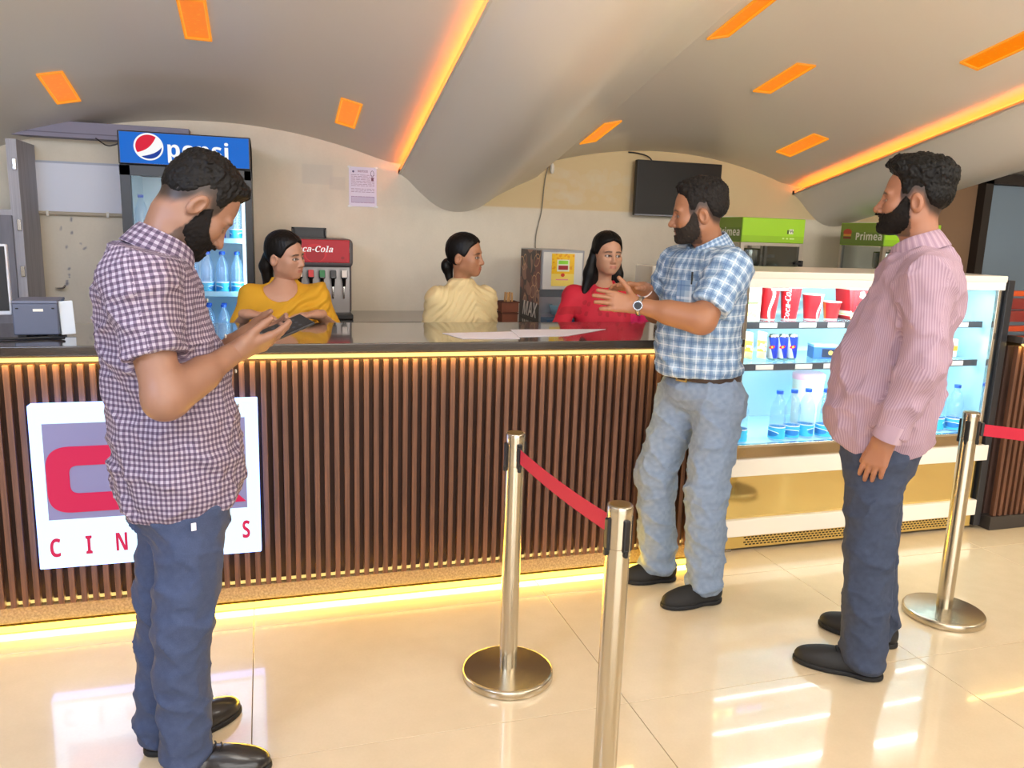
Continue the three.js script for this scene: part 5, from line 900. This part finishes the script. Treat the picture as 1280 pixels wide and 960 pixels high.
  // belt with buckle, watch, bracelet
  const bf = ell([0.0, 0.985, 0.0], [0.165, 0.4, 0.148], Ap, 0.05); const be = part(t, 'belt', skin(mesher((x, y, z) => Math.max(bf.f(x, y, z), Math.abs(y - 0.985) - 0.02), [-0.2, 0.93, -0.2], [0.2, 1.04, 0.2], 0.007)), std(0x3a2a22, 0.5));
  part(be, 'buckle', merge(box(0.05, 0.006, 0.006, 0, 0.02, 0), box(0.05, 0.006, 0.006, 0, -0.02, 0), box(0.006, 0.046, 0.006, 0.024, 0, 0), box(0.006, 0.046, 0.006, -0.024, 0, 0)), std(0xc9a95a, 0.3, 1), [Fp[0] * 0.153, 0.985, Fp[2] * 0.153], [0, Math.atan2(Fp[0], Fp[2]), 0]);
  const wa = unit(sub3(wr, el)), wm = new THREE.Quaternion().setFromUnitVectors(new THREE.Vector3(0, 0, 1), new THREE.Vector3(...wa));
  const wp = sub3(wr, mul3(wa, 0.012)), wt = thing('wristwatch', 'silver wristwatch on the wrist of the man in blue plaid', 'watch', [1.782 + wp[0], wp[1], -2.963 + wp[2]]);
  const band = part(wt, 'bracelet', new THREE.TorusGeometry(0.034, 0.006, 10, 36).scale(1, 1, 1.6), M.steel); band.quaternion.copy(wm);
  const dv = unit([-0.62, 0.12, 0.77]), dial = part(wt, 'dial', merge(cyl(0.019, 0.019, 0.009, 0, 0, 0, 28)), M.steel, mul3(dv, 0.037)); dial.quaternion.setFromUnitVectors(new THREE.Vector3(0, 1, 0), new THREE.Vector3(...dv)); part(dial, 'face', cyl(0.0145, 0.0145, 0.002, 0, 0.0048, 0, 28), std(0x2c2a28, 0.2));
  const ra = unit(sub3(wrf, elf)), rm = new THREE.Quaternion().setFromUnitVectors(new THREE.Vector3(0, 0, 1), new THREE.Vector3(...ra)), rp = sub3(wrf, mul3(ra, 0.012)), rb = thing('thread_bracelet', 'pale thread bracelet on the far wrist of the man in plaid', 'bracelet', [1.782 + rp[0], rp[1], -2.963 + rp[2]]);
  part(rb, 'thread', new THREE.TorusGeometry(0.033, 0.003, 8, 32), M.paper).quaternion.copy(rm);
  const sm = std(0x1b1a1a, 0.75); shoe(t, [0.085, 0, 0.135], [-0.2, 0, 0.15], sm, 0.05); shoe(t, [-0.005, 0, -0.105], [-0.25, 0, -0.125], sm, 0.05);
}
// ---------------------------------------------------------------- man in the pink striped shirt (right)
{
  const F = unit([-0.72, 0, -0.69]), A = frame(F), L = A[0], P = (f, y, s) => [F[0] * f + L[0] * s, y, F[2] * f + L[2] * s];       // s to his left, towards the viewer
  const neck = P(-0.1, 1.53, 0), sh = P(-0.13, 1.445, 0.2), shf = P(-0.13, 1.445, -0.2), el = [-0.06, 1.175, 0.28], wr = [-0.105, 0.905, 0.21], elf = P(-0.16, 1.16, -0.25), wrf = P(-0.03, 0.92, -0.2);
  const handL = hand(wr, [-0.02, -0.12, -0.03], add3(mul3(L, -1), mul3(F, -0.3)), false, [0.2, 0.22, 0.24, 0.28], 0.03, [0.95, 0.25, 0.2]);
  const handR = hand(wrf, [-0.02, -0.12, -0.03], add3(mul3(L, 1), mul3(F, -0.3)), true, [0.45, 0.45, 0.5, 0.55], 0.03, [0.9, 0.3, 0.25]);
  const t = person({ label: 'bearded man in pink striped shirt and dark jeans standing in profile at right', base: [2.1, 0, -2.33], skin: 0x9f6c52, hairMat: hairOf(0x0c0a09, 0.55),
    head: { pos: P(-0.058, 1.69, 0), f: add3(F, [0, 0.05, 0]), u: [0, 1, 0], beard: 0.007, top: 0.03, side: 0.006, quiff: 0.012, back: 0.004, s: 1.04, look: [0, 0.1] }, neck,
    core: [cone(P(-0.04, 0.85, 0), P(-0.09, 1.35, 0), 0.11, 0.1, 0.05), cone(P(-0.09, 1.35, 0), neck, 0.09, 0.058, 0.06), cone(sh, shf, 0.05, 0.05, 0.05), cone(sh, el, 0.05, 0.04, 0.03), cone(el, wr, 0.04, 0.028, 0.03), cone(shf, elf, 0.05, 0.04, 0.03), cone(elf, wrf, 0.04, 0.028, 0.03), ...legs([P(-0.04, 0.8, 0.085), P(-0.055, 0.46, 0.125), P(-0.085, 0.08, 0.165)]), ...legs([P(-0.04, 0.8, -0.085), P(-0.07, 0.46, -0.1), P(-0.12, 0.08, -0.13)])],
    arms: [], hands: [handL, handR] });
  const stripe = canvasTex(32, 32, (g, w) => { g.fillStyle = '#a88d9d'; g.fillRect(0, 0, w, w); g.fillStyle = '#997e91'; g.fillRect(0, 0, 12, w); g.fillStyle = '#b69dab'; g.fillRect(18, 0, 5, w); }, [1, 1]);
  const shirtM = std(0xffffff, 0.75, 0, { map: stripe });
  const w1 = creases(0.012, 6, 5, 6, 33), w2 = folds(0.0035, 22, 11, 22, 17), W = (x, y, z) => w1(x, y, z) + w2(x, y, z) + 0.0035 * Math.sin(40 * (y * 0.8 - 0.9 * (x + z)) + 5 * noise(x * 6, y * 5, z * 6)) * smooth(1.4, 1.15, y);
  garment(t, 'shirt', [ell(P(-0.105, 1.36, 0), [0.195, 0.2, 0.15], A, 0.06), ell(P(-0.12, 1.43, 0), [0.19, 0.09, 0.1], A, 0.06), ell(P(-0.05, 1.12, 0), [0.18, 0.24, 0.18], A, 0.1), ell(P(-0.035, 0.93, 0), [0.195, 0.25, 0.185], A, 0.1), cone(sh, shf, 0.07, 0.07, 0.06), cone(P(-0.11, 1.42, 0), neck, 0.105, 0.064, 0.05), limb(sh, el, 0.077, 0.062, 0.05, 0.075), { ...sleeve(el, wr, 0.062, 0.052, 0.93, 0.05), chart: 0.06 }, limb(shf, elf, 0.077, 0.064, 0.05, 0.075), { ...sleeve(elf, wrf, 0.066, 0.05, 0.93, 0.03), chart: 0.06 }],
    shirtM, 0.0085, { wrinkle: W, cut: (x, y, z) => { const f = x * F[0] + z * F[2]; return Math.max(y > 1.3 ? -1 : (Math.abs(x * L[0] + z * L[2]) > 0.195 ? -1 : 0.8 + 1.9 * (f + 0.06) ** 2 - y), y - (1.545 - 0.25 * (f + 0.1))); }, axes: A, centre: P(-0.06, 0, 0), scale: 0.0085 });
  collar(t, P(-0.088, 1.545, 0), add3([0, 1, 0], mul3(F, 0.35)), 0.068, shirtM, A);
  const ca = unit(sub3(wr, el)); const cu = part(t, 'cuff', lathe([[0.046, -0.03], [0.049, -0.03], [0.05, 0.03], [0.046, 0.03], [0.046, -0.03]], 32), shirtM, sub3(wr, mul3(ca, 0.03))); cu.quaternion.setFromUnitVectors(new THREE.Vector3(0, 1, 0), new THREE.Vector3(...ca));
  for (let i = 0; i < 5; i++) { const y = 1.42 - i * 0.1, f = [0.035, 0.08, 0.112, 0.135, 0.145][i]; part(t, 'button', cyl(0.0055, 0.0055, 0.003, 0, 0, 0, 12).rotateX(Math.PI / 2), M.white, P(f, y, 0.01), [0, Math.atan2(F[0], F[2]), 0]); }
  const jean = std(0xffffff, 0.88, 0, { map: denim(52, 62, 84, 6) });
  const hN = P(-0.04, 0.8, 0.085), hF = P(-0.04, 0.8, -0.085), kN = P(-0.055, 0.46, 0.125), kF = P(-0.07, 0.46, -0.1), aN = P(-0.085, 0.08, 0.165), aF = P(-0.12, 0.08, -0.13);
  const w3 = creases(0.0105, 6.5, 7, 6.5, 44), w4 = (x, y, z) => w3(x, y, z) + 0.005 * Math.sin(58 * y + 14 * x + 6 * noise(x * 6, y * 5, z * 6)) * (smooth(0.2, 0.06, y) + 0.4 * smooth(0.12, 0, Math.abs(y - 0.47)));
  garment(t, 'trousers', [ell(P(-0.04, 0.86, 0), [0.155, 0.14, 0.13], A, 0.06), ell(P(-0.085, 0.79, 0), [0.135, 0.1, 0.1], A, 0.06), limb(hN, kN, 0.104, 0.083, 0.05, 0.09), limb(kN, aN, 0.083, 0.08, 0.03, 0.08), limb(hF, kF, 0.102, 0.08, 0.04, 0.09), limb(kF, aF, 0.08, 0.074, 0.03, 0.08)], jean, 0.0078, { wrinkle: w4, cut: (x, y) => 0.03 - y, axes: A, centre: P(-0.05, 0, 0), scale: 0.15 });
  const sm = std(0x19191b, 0.6); shoe(t, P(-0.15, 0, 0.155), P(0.155, 0, 0.16), sm, 0.05); shoe(t, P(-0.19, 0, -0.125), P(0.1, 0, -0.19), sm, 0.05);
}
// ---------------------------------------------------------------- women behind the counter
function woman(o) {
  const A = frame(o.f), L = A[0], F = A[2], P = (f, y, s) => [F[0] * f + L[0] * s + o.lean[0] * smooth(0.7, 1.3, y), y, F[2] * f + L[2] * s + o.lean[1] * smooth(0.7, 1.3, y)];
  const sy = o.sy, sw = o.sw, g = o.girth || 1, neck = P(-0.01, sy + 0.045, 0), sh = P(-0.005, sy - 0.05, sw), shr = P(-0.005, sy - 0.05, -sw);
  const elL = o.elL || P(-0.03, sy - 0.31, sw + 0.06), elR = o.elR || P(-0.03, sy - 0.31, -sw - 0.06), wrL = o.wrL || P(0.14, sy - 0.4, sw - 0.02), wrR = o.wrR || P(0.14, sy - 0.4, -sw + 0.02);
  const handL = o.handL || hand(wrL, sub3(wrL, elL), [0, -1, 0], false, 0.35, 0.05, undefined, 0.88), handR = o.handR || hand(wrR, sub3(wrR, elR), [0, -1, 0], true, 0.35, 0.05, undefined, 0.88);
  const chest = [ell(P(0, sy - 0.14, 0), [0.148 * g, 0.15, 0.098 * g], A, 0.05), ell(P(0.045, sy - 0.2, 0.06), [0.072 * g, 0.07, 0.062 * g], A, 0.05), ell(P(0.045, sy - 0.2, -0.06), [0.072 * g, 0.07, 0.062 * g], A, 0.05), ell(P(0, sy - 0.38, 0), [0.135 * g, 0.16, 0.1 * g], A, 0.07)];
  const core = [...chest, cone(sh, shr, 0.044, 0.044, 0.05), cone(P(-0.005, sy - 0.05, 0), neck, 0.075, 0.045, 0.04), cone(P(0, sy - 0.5, 0), P(0, 0.5, 0), 0.1, 0.1, 0.05), cone(P(0, 0.6, 0.08), P(0, 0.06, 0.08), 0.06, 0.035, 0.04), cone(P(0, 0.6, -0.08), P(0, 0.06, -0.08), 0.06, 0.035, 0.04), cone(P(-0.03, 0.035, 0.08), P(0.13, 0.03, 0.09), 0.034, 0.028, 0.02), cone(P(-0.03, 0.035, -0.08), P(0.13, 0.03, -0.09), 0.034, 0.028, 0.02)];
  const t = person({ label: o.label, base: o.base, skin: o.skin, hairMat: o.hairMat, head: { fem: 1, s: 0.93, coarse: 1.1, ...o.head }, neck, core, arms: [[limb(sh, elL, 0.043, 0.037, 0.02), limb(elL, wrL, 0.036, 0.023, 0.02)], [limb(shr, elR, 0.043, 0.037, 0.02), limb(elR, wrR, 0.036, 0.023, 0.02)]], hands: [handL, handR] });
  const e = 0.009, grow = (p, d) => ({ ...p, f: (x, y, z) => p.f(x, y, z) - d });
  const w = folds(0.0045, 12, 9, 12, o.seed), nk = o.neckline;
  const sleeves = o.longSleeve ? [limb(sh, elL, 0.052, 0.046, 0.05), sleeve(elL, wrL, 0.05, 0.037, 0.94, 0.03), limb(shr, elR, 0.052, 0.046, 0.05), sleeve(elR, wrR, 0.05, 0.037, 0.94, 0.03)] : [sleeve(sh, elL, 0.052, 0.047, 0.97, 0.05), sleeve(shr, elR, 0.052, 0.047, 0.97, 0.05)];
  const kurta = [...chest.map((p) => grow(p, e)), cone(sh, shr, 0.049, 0.049, 0.05), cone(P(-0.005, sy - 0.05, 0), P(-0.01, sy + 0.02, 0), 0.084, 0.062, 0.04), cone(P(0, sy - 0.5, 0), P(0, 0.3, 0), 0.135 * g, 0.2 * g, 0.1), ...sleeves];
  const nc = P(nk[0], sy + nk[1], nk[2]);
  const kf = union(kurta);
  garment(t, 'kurta', kurta, o.cloth, 0.0095, { wrinkle: w, cut: (x, y, z) => Math.max(Math.max(nk[3] - Math.hypot(x - nc[0], (y - nc[1]) * 0.9, z - nc[2]), 0.3 - y), y - (sy + 0.045)), pad: 0.26, axes: A, centre: [0, 0, 0], scale: 0.12 });
  garment(t, 'trousers', [cone(P(0, 0.7, 0.07), P(0, 0.07, 0.085), 0.11, 0.05, 0.04), cone(P(0, 0.7, -0.07), P(0, 0.07, -0.085), 0.11, 0.05, 0.04)], o.cloth2 || o.cloth, 0.014, { cut: (x, y) => 0.045 - y, pad: 0.14 });
  if (o.scarf) {
    const T = o.scarf.t, b = bounds(kurta, 0.12); b[0][1] = o.scarf.lo; b[1][1] = sy + 0.1;
    const field = o.scarf.field || kf;
    part(t, o.scarf.name, skin(mesher((x, y, z) => field(x, y, z) - T(x, y, z, A, P), ...b, 0.0075, 2.4), { keep: (x, y, z) => T(x, y, z, A, P) > -0.003 }), o.scarf.mat);
  }
  return t;
}
const fs = (v) => Math.sin(v);
// woman in mustard
{
  const A = frame([0.12, 0, 1]);
  woman({ label: 'woman in a mustard kurta and draped scarf looking right, behind the counter', base: [0.12, 0, -4.2], f: [0.12, 0, 1], lean: [-0.02, 0.02], sy: 1.245, sw: 0.16, girth: 1.12, seed: 51, skin: 0xb98a70, hairMat: hairOf(0x100c0a, 0.45),
    head: { pos: [-0.012, 1.383, 0.03], f: [0.8, -0.03, 0.6], u: [-0.06, 1, 0.05], top: 0.016, look: [0.35, 0.1], s: 0.95, fat: 0.7,
      extra: [cone([0, 0.0, -0.105], [0, -0.05, -0.125], 0.034, 0.034, 0.02), cone([0, -0.05, -0.125], [0.01, -0.16, -0.12], 0.034, 0.026, 0.02), cone([0.01, -0.16, -0.12], [0.01, -0.24, -0.11], 0.026, 0.012, 0.02)], hairLo: [-0.11, -0.27, -0.18] },
    elL: [0.215, 1.03, 0.06], elR: [-0.25, 1.03, 0.08], wrL: [0.13, 1.13, 0.28], wrR: [-0.2, 1.13, 0.27],
    handL: hand([0.13, 1.13, 0.28], [-0.1, 0.0, 0.055], [0, -1, 0], false, [0.2, 0.2, 0.22, 0.25], 0.08, undefined, 0.86), handR: hand([-0.2, 1.13, 0.27], [0.1, 0.0, 0.05], [0, -1, 0], true, [0.3, 0.32, 0.35, 0.4], 0.05, undefined, 0.86),
    neckline: [0.06, 0.02, -0.03, 0.088], cloth: std(0xc9951c, 0.85), cloth2: std(0xb08420, 0.9),
    scarf: { name: 'scarf', lo: 0.85, mat: std(0xcf9a1e, 0.8), t: (x, y, z) => { const s = x * A[0][0] + z * A[0][2], u = (y - 1.25) - 0.6 * (s - 0.09); const m = smooth(0.0, -0.025, u) * smooth(-0.4, -0.36, u) * smooth(-0.26, -0.22, s) * smooth(0.21, 0.17, s) * (z > -0.05 ? 1 : smooth(0.02, 0.08, s)); return mix(-0.008, 0.013 + 0.0065 * Math.sin(u * 110 + 3 * noise(x * 9, y * 9, z * 9)) + 0.004 * noise(x * 20, y * 20, z * 20), m); } } });
}
// woman in cream
{
  const A = frame([0.3, 0, 0.95]);
  woman({ label: 'woman in a cream kurta and beige scarf turned to the right, behind the counter', base: [1.03, 0, -4.2], f: [0.3, 0, 0.95], lean: [-0.01, 0], sy: 1.235, sw: 0.145, girth: 0.94, seed: 61, skin: 0xa97555, hairMat: hairOf(0x0d0a09, 0.45),
    head: { pos: [0.0, 1.405, 0.02], f: [0.83, 0.02, 0.56], u: [-0.03, 1, 0.02], top: 0.012, look: [0.2, 0], s: 0.94,
      extra: [ell([0, -0.045, -0.115], [0.042, 0.04, 0.03], frame([0, 0, 1]), 0.02), cone([0, -0.06, -0.11], [0, -0.12, -0.1], 0.03, 0.02, 0.02)], hairLo: [-0.11, -0.16, -0.17] },
    neckline: [0.06, 0.05, 0, 0.075], cloth: std(0xd8c9a2, 0.85), cloth2: std(0xcbbd9a, 0.9),
    scarf: { name: 'scarf', lo: 0.86, mat: std(0xd6c08e, 0.8), t: (x, y, z) => { const s = x * A[0][0] + z * A[0][2], f = x * A[2][0] + z * A[2][2], v = y - 1.235 + 0.7 * s * s * 6; const drape = smooth(-0.34 + 0.9 * Math.abs(s + 0.03), -0.28 + 0.9 * Math.abs(s + 0.03), v) * smooth(0.075, 0.05, y - 1.235); const m = drape * smooth(-0.14, -0.1, f) ; return mix(-0.006, 0.008 + 0.0035 * Math.sin((y + 1.2 * Math.abs(s - 0.02) * (s > 0 ? 0.6 : 1)) * 150 + 5 * noise(x * 8, y * 8, z * 8)) + 0.004 * noise(x * 18, y * 18, z * 18), m); } } });
  
}
// woman in red
{
  const A = frame([-0.3, 0, 0.95]);
  const net = canvasTex(64, 64, (g, w) => { g.fillStyle = '#c81d34'; g.fillRect(0, 0, w, w); g.fillStyle = '#b01628'; for (let i = 0; i < 5; i++) { g.beginPath(); g.arc(rnd() * w, rnd() * w, 7, 0, 7); g.fill(); } }, [1, 1]);
  woman({ label: 'woman with long loose hair in a red kurta behind the counter', base: [1.87, 0, -4.2], f: [-0.3, 0, 0.95], lean: [-0.03, 0], sy: 1.255, sw: 0.17, girth: 1.06, seed: 71, skin: 0xc08e70, hairMat: hairOf(0x0c0a09, 0.45), longSleeve: true,
    head: { noEar: true, pos: [-0.028, 1.43, 0.03], f: [0.02, 0.02, 1], u: [0.02, 1, 0], top: 0.016, look: [0.5, 0.06], s: 0.97,
      extra: [cone([0.068, 0.02, -0.03], [0.088, -0.1, -0.035], 0.026, 0.03, 0.03), cone([0.088, -0.1, -0.035], [0.105, -0.2, -0.02], 0.03, 0.022, 0.03), cone([-0.068, 0.02, -0.03], [-0.09, -0.1, -0.035], 0.026, 0.03, 0.03), cone([-0.09, -0.1, -0.035], [-0.115, -0.21, -0.03], 0.03, 0.02, 0.03), cone([0, 0.02, -0.08], [0, -0.26, -0.085], 0.055, 0.06, 0.04), cone([0.05, -0.05, -0.07], [0.07, -0.24, -0.06], 0.04, 0.035, 0.04), cone([-0.05, -0.05, -0.07], [-0.07, -0.24, -0.06], 0.04, 0.035, 0.04)], hairLo: [-0.16, -0.34, -0.18], hairHi: [0.16, 0.17, 0.13] },
    elL: [0.25, 1.0, 0.02], elR: [-0.31, 1.02, 0.06], wrL: [0.12, 0.94, 0.19], wrR: [-0.12, 0.95, 0.19],
    neckline: [0.045, 0.085, 0, 0.078], cloth: std(0xffffff, 0.75, 0, { map: net }), cloth2: std(0xa01828, 0.8),
    scarf: { name: 'pink_scarf', lo: 0.75, mat: std(0xd81c5c, 0.75), t: (x, y, z) => { const s = x * A[0][0] + z * A[0][2]; const m = smooth(0.11, 0.15, s) * smooth(1.16, 1.1, y); return mix(-0.008, 0.014 + 0.006 * Math.sin(s * 120 + y * 30 + 3 * noise(x * 9, y * 9, z * 9)), m); } } });
}
scene.traverse((o) => { if (o.isMesh) { o.castShadow = true; o.receiveShadow = true; } });
renderer.render(scene, camera);
